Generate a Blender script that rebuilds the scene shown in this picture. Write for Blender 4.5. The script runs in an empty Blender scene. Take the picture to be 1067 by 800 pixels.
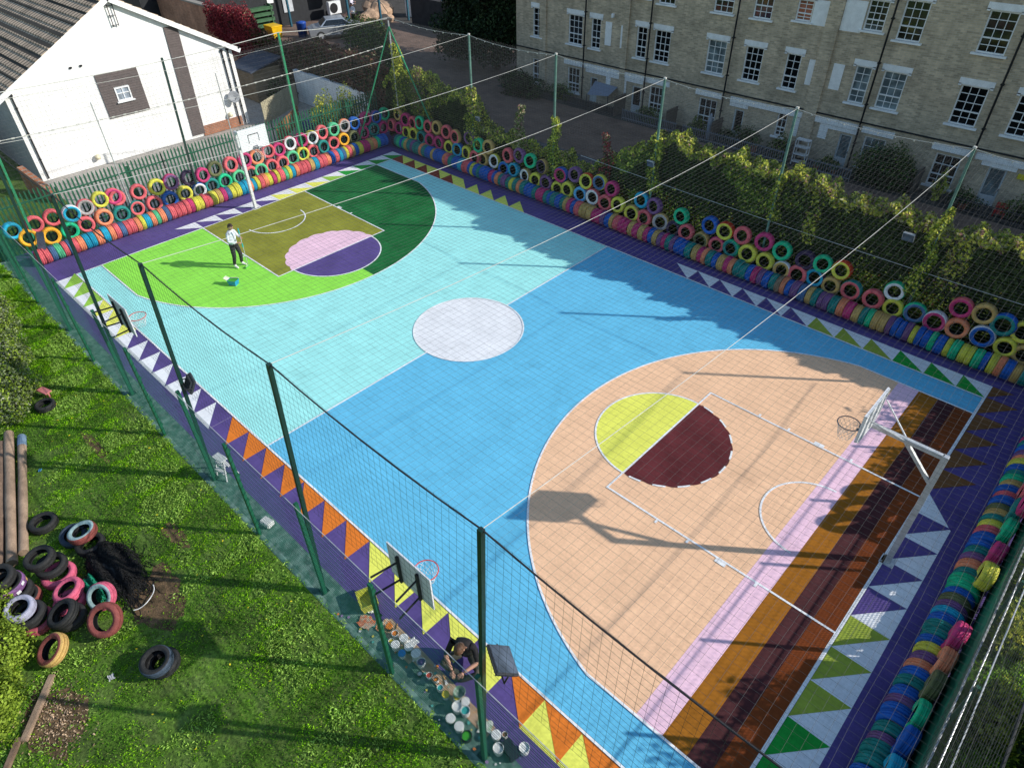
import bpy, bmesh, math, random
import numpy as np
from mathutils import Vector, Matrix
rng = random.Random(7); nr = np.random.default_rng(11)
PI = math.pi
scene = bpy.context.scene
COL = scene.collection

# ------------------------------------------------------------------ materials
def _n(nt, t, **k):
    n = nt.nodes.new(t)
    for a, v in k.items():
        if a in n.inputs: n.inputs[a].default_value = v
        else: setattr(n, a, v)
    return n
MC = {}
def mat(name, c, rough=.75, var=.16, scale=3.0, bump=0.0, bscale=40., metal=0., spec=.35, c2=None, fine=.10, island=False, trans=0., streak=0., chips=None):
    """procedural paint / plaster / rubber: two scales of noise over a base colour, optional bump"""
    if name in MC: return MC[name]
    m = bpy.data.materials.new(name); m.use_nodes = True; nt = m.node_tree; L = nt.links
    b = nt.nodes['Principled BSDF']
    b.inputs['Roughness'].default_value = rough; b.inputs['Metallic'].default_value = metal
    b.inputs['Specular IOR Level'].default_value = spec
    tc = _n(nt, 'ShaderNodeTexCoord')
    n1 = _n(nt, 'ShaderNodeTexNoise', Scale=scale, Detail=6., Roughness=.62); L.new(tc.outputs['Object'], n1.inputs['Vector'])
    n2 = _n(nt, 'ShaderNodeTexNoise', Scale=scale*17, Detail=3.); L.new(tc.outputs['Object'], n2.inputs['Vector'])
    r1 = _n(nt, 'ShaderNodeMapRange'); r1.inputs[1].default_value = .3; r1.inputs[2].default_value = .7
    r1.inputs[3].default_value = 1-var; r1.inputs[4].default_value = 1+var*.7; L.new(n1.outputs['Fac'], r1.inputs[0])
    r2 = _n(nt, 'ShaderNodeMapRange'); r2.inputs[1].default_value = .3; r2.inputs[2].default_value = .7
    r2.inputs[3].default_value = 1-fine; r2.inputs[4].default_value = 1+fine; L.new(n2.outputs['Fac'], r2.inputs[0])
    mu = _n(nt, 'ShaderNodeMath', operation='MULTIPLY'); L.new(r1.outputs[0], mu.inputs[0]); L.new(r2.outputs[0], mu.inputs[1])
    val = mu.outputs[0]
    if streak:
        # roller strokes and scuffs: noise stretched along two directions, plus sparse dirty stains
        for sc_, amp in (((.7, 9., 1.), streak), ((11., .8, 1.), streak*.7)):
            mp = _n(nt, 'ShaderNodeMapping'); mp.inputs['Scale'].default_value = sc_; L.new(tc.outputs['Object'], mp.inputs[0])
            ns = _n(nt, 'ShaderNodeTexNoise', Scale=1.6, Detail=5., Roughness=.7); L.new(mp.outputs[0], ns.inputs['Vector'])
            rs = _n(nt, 'ShaderNodeMapRange'); rs.inputs[1].default_value = .35; rs.inputs[2].default_value = .65; rs.inputs[3].default_value = 1-amp; rs.inputs[4].default_value = 1+amp*.6
            L.new(ns.outputs['Fac'], rs.inputs[0]); ms_ = _n(nt, 'ShaderNodeMath', operation='MULTIPLY'); L.new(val, ms_.inputs[0]); L.new(rs.outputs[0], ms_.inputs[1]); val = ms_.outputs[0]
        nd = _n(nt, 'ShaderNodeTexNoise', Scale=.55, Detail=9., Roughness=.75, Distortion=.6); L.new(tc.outputs['Object'], nd.inputs['Vector'])
        rd = _n(nt, 'ShaderNodeMapRange'); rd.inputs[1].default_value = .56; rd.inputs[2].default_value = .74; rd.inputs[3].default_value = 1; rd.inputs[4].default_value = .80
        L.new(nd.outputs['Fac'], rd.inputs[0]); md = _n(nt, 'ShaderNodeMath', operation='MULTIPLY'); L.new(val, md.inputs[0]); L.new(rd.outputs[0], md.inputs[1]); val = md.outputs[0]
    if island:
        g = _n(nt, 'ShaderNodeNewGeometry'); r3 = _n(nt, 'ShaderNodeMapRange'); r3.inputs[3].default_value = .55; r3.inputs[4].default_value = 1.5
        L.new(g.outputs['Random Per Island'], r3.inputs[0]); m3 = _n(nt, 'ShaderNodeMath', operation='MULTIPLY')
        L.new(val, m3.inputs[0]); L.new(r3.outputs[0], m3.inputs[1]); val = m3.outputs[0]
    if c2 is not None:
        mx = _n(nt, 'ShaderNodeMix', data_type='RGBA'); mx.inputs[6].default_value = (*c, 1); mx.inputs[7].default_value = (*c2, 1)
        cr = _n(nt, 'ShaderNodeMapRange'); cr.inputs[1].default_value = .42; cr.inputs[2].default_value = .6
        if island:
            L.new(g.outputs['Random Per Island'], cr.inputs[0])
        else:
            n3 = _n(nt, 'ShaderNodeTexNoise', Scale=scale*2.3, Detail=5.); L.new(tc.outputs['Object'], n3.inputs['Vector']); L.new(n3.outputs['Fac'], cr.inputs[0])
        L.new(cr.outputs[0], mx.inputs[0]); base = mx.outputs[2]
    else:
        rgb = _n(nt, 'ShaderNodeRGB'); rgb.outputs[0].default_value = (*c, 1); base = rgb.outputs[0]
    if chips is not None:
        oi = _n(nt, 'ShaderNodeObjectInfo'); av = _n(nt, 'ShaderNodeVectorMath', operation='ADD'); L.new(tc.outputs['Object'], av.inputs[0]); L.new(oi.outputs['Location'], av.inputs[1])
        nc_ = _n(nt, 'ShaderNodeTexNoise', Scale=7., Detail=8., Roughness=.72); L.new(av.outputs[0], nc_.inputs['Vector'])
        rc = _n(nt, 'ShaderNodeMapRange'); rc.inputs[1].default_value = .60; rc.inputs[2].default_value = .68; rc.inputs[3].default_value = 0; rc.inputs[4].default_value = .85; L.new(nc_.outputs['Fac'], rc.inputs[0])
        mc_ = _n(nt, 'ShaderNodeMix', data_type='RGBA'); L.new(rc.outputs[0], mc_.inputs[0]); L.new(base, mc_.inputs[6]); mc_.inputs[7].default_value = (*chips, 1); base = mc_.outputs[2]
    vm = _n(nt, 'ShaderNodeVectorMath', operation='SCALE'); L.new(base, vm.inputs[0]); L.new(val, vm.inputs['Scale'])
    L.new(vm.outputs[0], b.inputs['Base Color'])
    if bump:
        nb = _n(nt, 'ShaderNodeTexNoise', Scale=bscale, Detail=4.); L.new(tc.outputs['Object'], nb.inputs['Vector'])
        bp = _n(nt, 'ShaderNodeBump', Strength=bump, Distance=.02); L.new(nb.outputs['Fac'], bp.inputs['Height']); L.new(bp.outputs[0], b.inputs['Normal'])
    if trans:
        tr = _n(nt, 'ShaderNodeBsdfTranslucent'); L.new(vm.outputs[0], tr.inputs['Color'])
        ms = _n(nt, 'ShaderNodeMixShader', Fac=trans); L.new(b.outputs[0], ms.inputs[1]); L.new(tr.outputs[0], ms.inputs[2])
        L.new(ms.outputs[0], nt.nodes['Material Output'].inputs['Surface'])
    MC[name] = m
    return m

def brick_mat(name, a, b_, mortar, bw=.225, bh=.075, axis='x', rough=.85, msize=.012, off=.5, bump=.4, var=.25, grime=.80):
    m = bpy.data.materials.new(name); m.use_nodes = True; nt = m.node_tree; L = nt.links; b = nt.nodes['Principled BSDF']
    b.inputs['Roughness'].default_value = rough; b.inputs['Specular IOR Level'].default_value = .25
    tc = _n(nt, 'ShaderNodeTexCoord'); se = _n(nt, 'ShaderNodeSeparateXYZ'); L.new(tc.outputs['Object'], se.inputs[0])
    cb = _n(nt, 'ShaderNodeCombineXYZ')
    if axis == 'x': L.new(se.outputs[0], cb.inputs[0]); L.new(se.outputs[2], cb.inputs[1])
    elif axis == 'y': L.new(se.outputs[1], cb.inputs[0]); L.new(se.outputs[2], cb.inputs[1])
    else: L.new(se.outputs[0], cb.inputs[0]); L.new(se.outputs[1], cb.inputs[1])
    bt = _n(nt, 'ShaderNodeTexBrick', Scale=1.); bt.offset = off
    bt.inputs['Color1'].default_value = (*a, 1); bt.inputs['Color2'].default_value = (*b_, 1); bt.inputs['Mortar'].default_value = (*mortar, 1)
    bt.inputs['Mortar Size'].default_value = msize; bt.inputs['Brick Width'].default_value = bw; bt.inputs['Row Height'].default_value = bh; bt.inputs['Mortar Smooth'].default_value = .3
    L.new(cb.outputs[0], bt.inputs['Vector'])
    n1 = _n(nt, 'ShaderNodeTexNoise', Scale=.9, Detail=8., Roughness=.7); L.new(tc.outputs['Object'], n1.inputs['Vector'])
    r1 = _n(nt, 'ShaderNodeMapRange'); r1.inputs[1].default_value = .3; r1.inputs[2].default_value = .7; r1.inputs[3].default_value = 1-var; r1.inputs[4].default_value = 1+var
    L.new(n1.outputs['Fac'], r1.inputs[0])
    # rain streaks and grime: noise stretched down the wall, darker towards the ground
    mp = _n(nt, 'ShaderNodeMapping'); mp.inputs['Scale'].default_value = (1.8, 1.8, .12); L.new(tc.outputs['Object'], mp.inputs[0])
    n4 = _n(nt, 'ShaderNodeTexNoise', Scale=1.5, Detail=6., Roughness=.65); L.new(mp.outputs[0], n4.inputs['Vector'])
    r4 = _n(nt, 'ShaderNodeMapRange'); r4.inputs[1].default_value = .45; r4.inputs[2].default_value = .75; r4.inputs[3].default_value = 1.03; r4.inputs[4].default_value = grime if axis != 'z' else 1.
    L.new(n4.outputs['Fac'], r4.inputs[0]); m4 = _n(nt, 'ShaderNodeMath', operation='MULTIPLY'); L.new(r1.outputs[0], m4.inputs[0]); L.new(r4.outputs[0], m4.inputs[1])
    vm = _n(nt, 'ShaderNodeVectorMath', operation='SCALE'); L.new(bt.outputs['Color'], vm.inputs[0]); L.new(m4.outputs[0], vm.inputs['Scale']); L.new(vm.outputs[0], b.inputs['Base Color'])
    bp = _n(nt, 'ShaderNodeBump', Strength=bump, Distance=.01, invert=True); L.new(bt.outputs['Fac'], bp.inputs['Height']); L.new(bp.outputs[0], b.inputs['Normal'])
    return m

def glass_mat(name, c, rough=.06):
    m = bpy.data.materials.new(name); m.use_nodes = True; nt = m.node_tree; b = nt.nodes['Principled BSDF']
    b.inputs['Roughness'].default_value = rough; b.inputs['Specular IOR Level'].default_value = .8
    tc = _n(nt, 'ShaderNodeTexCoord'); no = _n(nt, 'ShaderNodeTexNoise', Scale=2.2, Detail=2.); nt.links.new(tc.outputs['Object'], no.inputs[0])
    cr = _n(nt, 'ShaderNodeValToRGB'); cr.color_ramp.elements[0].position = .4; cr.color_ramp.elements[1].position = .62
    cr.color_ramp.elements[0].color = (*[x*.45 for x in c], 1); cr.color_ramp.elements[1].color = (*c, 1)
    nt.links.new(no.outputs['Fac'], cr.inputs[0]); nt.links.new(cr.outputs[0], b.inputs['Base Color'])
    return m

# ------------------------------------------------------------------ mesh helpers
class MB:
    def __init__(s): s.v = []; s.f = []; s.m = []
    def add(s, vs, fs, mi=0):
        o = len(s.v); s.v += [tuple(v) for v in vs]; s.f += [tuple(i+o for i in f) for f in fs]; s.m += [mi]*len(fs); return s
    def box(s, c, d, rz=0, mi=0, taper=1, bev=0):
        x, y, z = d[0]/2, d[1]/2, d[2]/2; cs, sn = math.cos(rz), math.sin(rz)
        if bev: return s.bbox(c, d, rz, mi, bev)
        vs = []
        for dz, t in ((-z, 1), (z, taper)):
            for dx, dy in ((-x, -y), (x, -y), (x, y), (-x, y)):
                dx *= t; dy *= t; vs.append((c[0]+dx*cs-dy*sn, c[1]+dx*sn+dy*cs, c[2]+dz))
        return s.add(vs, [(0, 3, 2, 1), (4, 5, 6, 7), (0, 1, 5, 4), (1, 2, 6, 5), (2, 3, 7, 6), (3, 0, 4, 7)], mi)
    def bbox(s, c, d, rz, mi, b):
        bm = bmesh.new(); bmesh.ops.create_cube(bm, size=1)
        for v in bm.verts: v.co = Vector((v.co.x*d[0], v.co.y*d[1], v.co.z*d[2]))
        bmesh.ops.bevel(bm, geom=bm.edges[:], offset=b, segments=2, affect='EDGES')
        cs, sn = math.cos(rz), math.sin(rz); bm.verts.index_update()
        vs = [(c[0]+v.co.x*cs-v.co.y*sn, c[1]+v.co.x*sn+v.co.y*cs, c[2]+v.co.z) for v in bm.verts]
        fs = [tuple(v.index for v in f.verts) for f in bm.faces]; bm.free(); return s.add(vs, fs, mi)
    def beam(s, p0, p1, w, h=None, n=4, mi=0, w2=None):
        """square (n=4) or round bar between two points"""
        h = h or w; p0 = Vector(p0); p1 = Vector(p1); d = (p1-p0).normalized()
        up = Vector((0, 0, 1)) if abs(d.z) < .95 else Vector((1, 0, 0))
        a = d.cross(up).normalized(); b = a.cross(d).normalized(); vs = []
        k2 = (w2/w) if w2 else 1; off = PI/4 if n == 4 else 0; sc = math.sqrt(.5) if n == 4 else .5
        for p, k in ((p0, 1), (p1, k2)):
            for i in range(n):
                t = 2*PI*i/n+off; vs.append(p+a*(math.cos(t)*w*sc*k)+b*(math.sin(t)*h*sc*k))
        fs = [(i, (i+1) % n, n+(i+1) % n, n+i) for i in range(n)]+[tuple(range(n-1, -1, -1)), tuple(range(n, 2*n))]
        return s.add(vs, fs, mi)
    def path(s, pts, r, n=6, mi=0, closed=False):
        k = len(pts)
        if not closed:
            for i in range(k-1): s.beam(pts[i], pts[i+1], 2*r, n=n, mi=mi)
        else:
            for i in range(k): s.beam(pts[i], pts[(i+1) % k], 2*r, n=n, mi=mi)
        return s
    def lathe(s, prof, c=(0, 0, 0), n=24, mi=0, M=None, closed=False, mis=None):
        k = len(prof); vs = []
        for i in range(n):
            t = 2*PI*i/n
            for r, z in prof:
                p = Vector((r*math.cos(t), r*math.sin(t), z))
                if M: p = M @ p
                vs.append(p+Vector(c))
        o = len(s.v); s.v += [tuple(v) for v in vs]
        for i in range(n):
            j = (i+1) % n
            for q in range(k if closed else k-1):
                q2 = (q+1) % k
                s.f.append((o+i*k+q, o+j*k+q, o+j*k+q2, o+i*k+q2)); s.m.append(mis[q] if mis else mi)
        return s
    def quad(s, vs, mi=0): return s.add(vs, [tuple(range(len(vs)))], mi)
    def disc(s, c, r, z, n=64, mi=0, a0=0, a1=2*PI, r_in=None, rf=None):
        pts = [(c[0]+(rf(t) if rf else r)*math.cos(t), c[1]+(rf(t) if rf else r)*math.sin(t), z) for t in [a0+(a1-a0)*i/n for i in range(n+1)]]
        if r_in is None:
            if abs(a1-a0-2*PI) < 1e-6: pts = pts[:-1]
            return s.quad(pts, mi)
        inn = [(c[0]+r_in*math.cos(t), c[1]+r_in*math.sin(t), z) for t in [a0+(a1-a0)*i/n for i in range(n+1)]]
        for i in range(n): s.quad([inn[i], pts[i], pts[i+1], inn[i+1]], mi)
        return s
    def build(s, name, mats, parent=None, smooth=False, loc=None, auto=None):
        me = bpy.data.meshes.new(name); me.from_pydata(s.v, [], s.f)
        if not isinstance(mats, (list, tuple)): mats = [mats]
        for m in mats: me.materials.append(m)
        if any(s.m): me.polygons.foreach_set('material_index', s.m)
        if smooth: me.polygons.foreach_set('use_smooth', [True]*len(s.f))
        me.update()
        o = bpy.data.objects.new(name, me); COL.objects.link(o)
        if auto is not None:
            me.polygons.foreach_set('use_smooth', [True]*len(s.f)); me.set_sharp_from_angle(angle=auto)
        if loc is not None: o.location = loc
        if parent: o.parent = parent
        return o
def tag(o, label, cat=None, group=None, kind=None):
    if label: o['label'] = label
    if cat: o['category'] = cat
    if group: o['group'] = group
    if kind: o['kind'] = kind
    return o
def empty(name, loc, label, cat, group=None, rz=0):
    o = bpy.data.objects.new(name, None); COL.objects.link(o); o.location = loc; o.rotation_euler = (0, 0, rz); o.empty_display_size = .2
    return tag(o, label, cat, group)
def struct(o): o['kind'] = 'structure'; return o
def copy_tree(o, parent=None):
    c = o.copy(); COL.objects.link(c)
    if parent: c.parent = parent
    for ch in list(o.children): copy_tree(ch, c)
    return c

def np_mesh(name, V, F, mats, mi=None, parent=None, smooth=False):
    """V (n,3), F (m,k) arrays"""
    me = bpy.data.meshes.new(name); n, k = F.shape
    me.vertices.add(len(V)); me.vertices.foreach_set('co', V.astype(np.float32).ravel())
    me.loops.add(n*k); me.loops.foreach_set('vertex_index', F.astype(np.int32).ravel())
    me.polygons.add(n); me.polygons.foreach_set('loop_start', np.arange(0, n*k, k, dtype=np.int32))
    for m in (mats if isinstance(mats, (list, tuple)) else [mats]): me.materials.append(m)
    if mi is not None: me.polygons.foreach_set('material_index', mi.astype(np.int32))
    me.update(calc_edges=True)
    if smooth: me.polygons.foreach_set('use_smooth', np.ones(n, dtype=bool))
    o = bpy.data.objects.new(name, me); COL.objects.link(o)
    if parent: o.parent = parent
    return o
def wires(name, lines, r, m, parent=None):
    """many thin three-sided wires; lines = list of (k,3) arrays"""
    Vs = []; Fs = []; o = 0
    for P in lines:
        P = np.asarray(P, float); k = len(P); d = np.gradient(P, axis=0); d /= np.linalg.norm(d, axis=1)[:, None]+1e-9
        up = np.where(np.abs(d[:, 2:3]) < .9, np.array([[0, 0, 1.]]), np.array([[1., 0, 0]]))
        a = np.cross(d, up); a /= np.linalg.norm(a, axis=1)[:, None]+1e-9; b = np.cross(a, d)
        ring = [P+r*(math.cos(t)*a+math.sin(t)*b) for t in (PI/2, PI/2+2*PI/3, PI/2+4*PI/3)]
        V = np.stack(ring, 1).reshape(-1, 3); i = np.arange(k-1)*3
        for q in range(3):
            q2 = (q+1) % 3; Fs.append(np.stack([i+q, i+q2, i+3+q2, i+3+q], 1)+o)
        Vs.append(V); o += len(V)
    return np_mesh(name, np.concatenate(Vs), np.concatenate(Fs), m, parent=parent)
def leaf_arrays(P, size, nrm=None, spread=.9, aspect=.62, droop=0.):
    """pointed leaf quads at points P; nrm = preferred normals"""
    n = len(P); N = nr.normal(size=(n, 3))*spread
    if nrm is not None: N = N+nrm
    N /= np.linalg.norm(N, axis=1)[:, None]+1e-9
    T = nr.normal(size=(n, 3)); T[:, 2] -= droop; T -= (T*N).sum(1)[:, None]*N; T /= np.linalg.norm(T, axis=1)[:, None]+1e-9
    B = np.cross(N, T); s = (size*nr.uniform(.6, 1.35, n))[:, None]
    V = np.stack([P-T*s*.5, P+B*s*aspect*.5+T*s*.05-N*s*.08, P+T*s*.55, P-B*s*aspect*.5+T*s*.05-N*s*.08], 1).reshape(-1, 3)
    F = np.arange(4*n).reshape(n, 4)
    return V, F
def leaves(name, P, size, mats, mi=None, nrm=None, spread=.9, parent=None, aspect=.62, droop=0.):
    V, F = leaf_arrays(P, size, nrm, spread, aspect, droop)
    return np_mesh(name, V, F, mats, mi, parent)
def vnoise(P, s, seed=0):
    """cheap smooth pseudo noise in 0..1"""
    a = np.sin(P[:, 0]*s*1.3+seed)+np.sin(P[:, 1]*s*1.7+seed*2.1+P[:, 0]*s*.6)+np.sin(P[:, 2]*s*1.9+seed*.7+P[:, 1]*s*.5)
    b = np.sin(P[:, 0]*s*3.1+seed*3+P[:, 2]*s*2.2)+np.sin(P[:, 2]*s*3.7+seed-P[:, 0]*s*2.0)
    return np.clip(.5+.13*a+.1*b, 0, 1)
def blob_pts(blobs, shell=.55):
    """points in ellipsoids, denser to the outside; returns points and outward normals"""
    Ps = []; Ns = []
    for (cx, cy, cz, rx, ry, rz, n) in blobs:
        d = nr.normal(size=(n, 3)); d /= np.linalg.norm(d, axis=1)[:, None]
        r = (shell+(1-shell)*nr.uniform(0, 1, n)**.6)*(1+.16*np.sin(d[:, 0]*5+cx)+.14*np.sin(d[:, 2]*6+cy)+.1*np.sin(d[:, 1]*9))
        Ps.append(np.array([cx, cy, cz])+d*r[:, None]*np.array([rx, ry, rz])); Ns.append(d)
    return np.concatenate(Ps), np.concatenate(Ns)

# ------------------------------------------------------------------ camera, world, sun
cam = bpy.data.cameras.new('camera'); co = bpy.data.objects.new('camera', cam); COL.objects.link(co)
co.location = (13.7548, -12.1996, 12.7648); co.rotation_euler = (.8792, .0134, .7583)
cam.sensor_width = 36; cam.sensor_fit = 'HORIZONTAL'; cam.lens = 705.742/1067*36; cam.clip_start = .1; cam.clip_end = 3000
scene.camera = co
AZ = math.radians(37.6); EL = math.radians(28.4)
sd = Vector((math.cos(EL)*math.cos(AZ), math.cos(EL)*math.sin(AZ), math.sin(EL)))
sl = bpy.data.lights.new('sun', 'SUN'); sl.energy = 5.0; sl.angle = math.radians(.55); sl.color = (1., .955, .88)
so = bpy.data.objects.new('sun', sl); COL.objects.link(so); so.rotation_euler = (-sd).to_track_quat('-Z', 'Y').to_euler(); so.location = sd*60
w = bpy.data.worlds.new('World'); scene.world = w; w.use_nodes = True; nt = w.node_tree
sk = nt.nodes.new('ShaderNodeTexSky'); sk.sky_type = 'NISHITA'; sk.sun_disc = False
sk.sun_elevation = EL; sk.sun_rotation = PI/2-AZ; sk.ozone_density = 3.6; sk.dust_density = .6; sk.air_density = 1.6
bg = nt.nodes['Background']; bg.inputs['Strength'].default_value = .15; nt.links.new(sk.outputs[0], bg.inputs['Color'])
scene.view_settings.view_transform = 'Standard'; scene.view_settings.look = 'None'; scene.view_settings.exposure = 0; scene.view_settings.gamma = 1
scene.cycles.max_bounces = 6; scene.cycles.transparent_max_bounces = 8
# ------------------------------------------------------------------ court
PV = dict(rough=.8, var=.12, scale=1.1, fine=.06, bump=.15, bscale=90, streak=.085, spec=.12)
def pm(n, c, **k):
    a = dict(PV); a.update(k); return mat(n, c, **a)
m_purple = pm('purple_court_paint', (.115, .08, .26), var=.2)
m_turq = pm('turquoise_court_paint', (.40, .88, .84), var=.08)
m_sky = pm('sky_blue_court_paint', (.15, .55, .80), var=.08)
m_lime = pm('lime_court_paint', (.32, .82, .09), var=.09)
m_dgreen = pm('dark_green_court_paint', (.014, .15, .04), var=.35)
m_olive = pm('olive_court_paint', (.29, .29, .04), var=.22)
m_peach = pm('peach_court_paint', (.97, .60, .37), var=.08)
m_pink = pm('pink_court_paint', (.95, .62, .74), var=.07)
m_ochre = pm('ochre_court_paint', (.36, .135, .014), var=.18)
m_maroon = pm('maroon_court_paint', (.085, .028, .03), var=.3)
m_rust = pm('rust_court_paint', (.23, .055, .014), var=.18)
m_circ = pm('dark_red_court_paint', (.13, .028, .032), var=.35)
m_yel = pm('yellow_court_paint', (.88, .88, .15), var=.08)
m_white = pm('white_court_paint', (.88, .88, .90), var=.09)
m_line = pm('white_line_paint', (.9, .9, .9), var=.1, fine=.12)
m_orange = pm('orange_triangle_paint', (.78, .21, .03), var=.14)
m_brick = pm('red_triangle_paint', (.30, .055, .03), var=.14)
m_brn = pm('brown_triangle_paint', (.22, .095, .035), var=.2)
m_leaf = pm('leaf_green_triangle_paint', (.02, .36, .05), var=.14)
m_olt = pm('apple_green_triangle_paint', (.36, .44, .06), var=.14)
m_limet = pm('lime_triangle_paint', (.34, .62, .08))
m_gfloor = pm('green_floor_paint', (.075, .17, .135), var=.4, scale=2.5, c2=(.17, .28, .24))
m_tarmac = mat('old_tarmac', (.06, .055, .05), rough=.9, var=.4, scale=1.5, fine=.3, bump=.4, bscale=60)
L2, W2, B = 13.35, 7.46, .74
def rect(mb, x0, x1, y0, y1, z, mi=0, nx=1):
    for i in range(nx):
        a = x0+(x1-x0)*i/nx; b = x0+(x1-x0)*(i+1)/nx
        mb.quad([(a, y0, z), (b, y0, z), (b, y1, z), (a, y1, z)], mi)
s = MB(); rect(s, -16.6, 15.3, -8.66, 9.9, .0, 0); rect(s, -16.6, 15.3, -9.2, -8.66, .0, 1)
struct(s.build('court_surround', [m_purple, m_gfloor]))
mb = MB(); Z1, Z2, Z3, Z4, Z5 = .004, .008, .012, .016, .020
rect(mb, -L2, 0, -W2, W2, Z1, 0); rect(mb, 0, L2, -W2, W2, Z1, 1)
R3 = 6.75; ys = W2-.9; xr = L2-1.575
def three(sgn, z, y0, y1, mi, n=48):
    """region inside the three point line for y in [y0,y1]"""
    a0 = math.asin(max(-1, y0/R3)); a1 = math.asin(min(1, y1/R3))
    pts = [(sgn*(xr-R3*math.cos(a)), R3*math.sin(a), z) for a in [a0+(a1-a0)*i/n for i in range(n+1)]]
    poly = [(sgn*L2, y0, z)]+pts+[(sgn*L2, y1, z)]
    if sgn > 0: poly = poly[::-1]
    mb.quad(poly, mi)
three(-1, Z2, -ys, 0, 2); three(-1, Z2, 0, ys, 3)
three(1, Z2, -ys, ys, 4)
rect(mb, -L2, -L2+5.8, -2.45, 2.45, Z3, 5)
fx = L2-5.8
# far free-throw circle: purple towards the middle, scalloped pink half towards the basket
mb.disc((-fx, 0), 1.8, Z4, 40, 6, -PI/2, PI/2)
mb.disc((-fx, 0), 1.8, Z4, 90, 7, PI/2, 3*PI/2, rf=lambda t: 1.80+.07*abs(math.sin(t*9)))
# near circle: yellow towards the middle, dark red half towards the basket
mb.disc((fx, 0), 1.8, Z4, 40, 8, PI/2, 3*PI/2)
mb.disc((fx, 0), 1.8, Z4, 90, 9, -PI/2, PI/2, rf=lambda t: 1.77+.05*abs(math.sin(t*10)))
def clip_y(x):
    dx = x-xr
    return ys if dx > -math.sqrt(R3*R3-ys*ys) else math.sqrt(max(0, R3*R3-dx*dx))
for a, b, mi in ((11.33, 11.9, 7), (11.9, 12.41, 10), (12.41, 12.86, 11), (12.86, L2, 12)):
    rect(mb, a, b, -ys, ys, Z3, mi)
mb.disc((0, 0), 1.8, Z2, 96, 13)
struct(mb.build('court_floor', [m_turq, m_sky, m_lime, m_dgreen, m_peach, m_olive, m_purple, m_pink, m_yel, m_circ, m_ochre, m_maroon, m_rust, m_white]))
# lines
ln = MB(); lw = .05
def seg(x0, y0, x1, y1, wd=lw, z=Z5):
    d = Vector((x1-x0, y1-y0)).normalized(); n = Vector((-d.y, d.x))*wd/2
    ln.quad([(x0+n.x, y0+n.y, z), (x0-n.x, y0-n.y, z), (x1-n.x, y1-n.y, z), (x1+n.x, y1+n.y, z)])
h = lw/2
seg(-L2-h, W2, L2+h, W2); seg(-L2-h, -W2, L2+h, -W2); seg(L2, -W2+h, L2, W2-h, .07); seg(-L2, -W2+h, -L2, W2-h); seg(0, -W2+h, 0, -1.825); seg(0, 1.825, 0, W2-h)
ln.disc((0, 0), 1.825, Z5, 96, 0, r_in=1.775)
for sg in (-1, 1):
    for y in (-ys, ys):
        xe = xr-math.sqrt(R3*R3-ys*ys); seg(sg*xe, y, sg*(L2-.03), y)
    a = math.asin(ys/R3); c0 = (sg*xr, 0)
    if sg > 0: ln.disc(c0, R3+h, Z5, 96, 0, PI-a, PI+a, r_in=R3-h)
    else: ln.disc(c0, R3+h, Z5, 96, 0, -a, a, r_in=R3-h)
    for y in (-2.45, 2.45):
        seg(sg*(fx-h), y, sg*(L2-.035), y)
        for xo in ((1.75, 2.6, 3.45, 4.3) if sg > 0 else (2.6, 3.45)):
            yy = y+(.08 if y > 0 else -.08); seg(sg*(L2-xo), yy-.05, sg*(L2-xo), yy+.05, .06 if xo != 2.6 else .26)
    seg(sg*fx, -2.45+h, sg*fx, 2.45-h)
    if sg < 0: ln.disc((sg*fx, 0), 1.825, Z5, 48, 0, -PI/2+.014, PI/2-.014, r_in=1.775)
    else:
        ln.disc((fx, 0), 1.825, Z5, 48, 0, PI/2+.014, 3*PI/2-.014, r_in=1.775)
        for k in range(9):
            a0 = -PI/2+.1+k*.345; ln.disc((fx, 0), 1.825, Z5, 6, 0, a0, a0+.18, r_in=1.775)
    if sg > 0: ln.disc((xr, 0), 1.25, Z5, 40, 0, PI/2, 3*PI/2, r_in=1.2)
    else: ln.disc((-xr, 0), 1.25, Z5, 40, 0, -PI/2, PI/2, r_in=1.2)
struct(ln.build('court_lines', m_line))
# triangle bands
tb = MB(); TM = {'P': 0, 'W': 1, 'O': 2, 'Y': 3, 'R': 4, 'G': 5, 'L': 6, 'A': 7, 'U': 8}
yi, yo = W2+.03, W2+B; xi, xo = L2+.04, L2+B+.1
def q(pts, mi, z): tb.quad([(a, b, z) for a, b in pts], TM[mi])
# hedge side
def bandR(x0, x1, c): q([(x0, yi), (x1, yi), (x1, yo), (x0, yo)], c, Z1)
bandR(-13.35, -8.9, 'Y'); bandR(2.7, 13.385, 'W')
for i in range(5): x = -13.35+.9*i; q([(x, yo), (x, yi), (x+.9, yi)], 'R', Z2)
for i in range(5): x = -8.93+.9*i; q([(x, yo), (x, yi), (x+.9, yi)], 'Y', Z2)
for i, c in enumerate('PPPPPPAAAGGG'):
    x = 2.7+.9*i; x1 = min(x+.9, 13.38); q([(x, yo), (x, yi), (x1, yi)], c, Z2)
# near end
q([(xi, 1.88+.9), (xo, 1.88+.9), (xo, -7.45), (xi, -7.45)][::-1], 'W', Z1)
q([(xi, 2.79), (xo, 1.86), (xo, 2.79)], 'P', Z2)
for i, c in enumerate('UUUUUU'+'P'+'PPPP'+'AAA'+'GGG'):
    y = 8.5-.94*i; yt = min(y, 8.2)
    if i == 6: continue
    q([(xi, yt), (xi, max(y-.93, -7.44)), (xo, y) if y <= 8.2 else (xi+(xo-xi)*.68, 8.2)], c, Z2)
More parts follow.
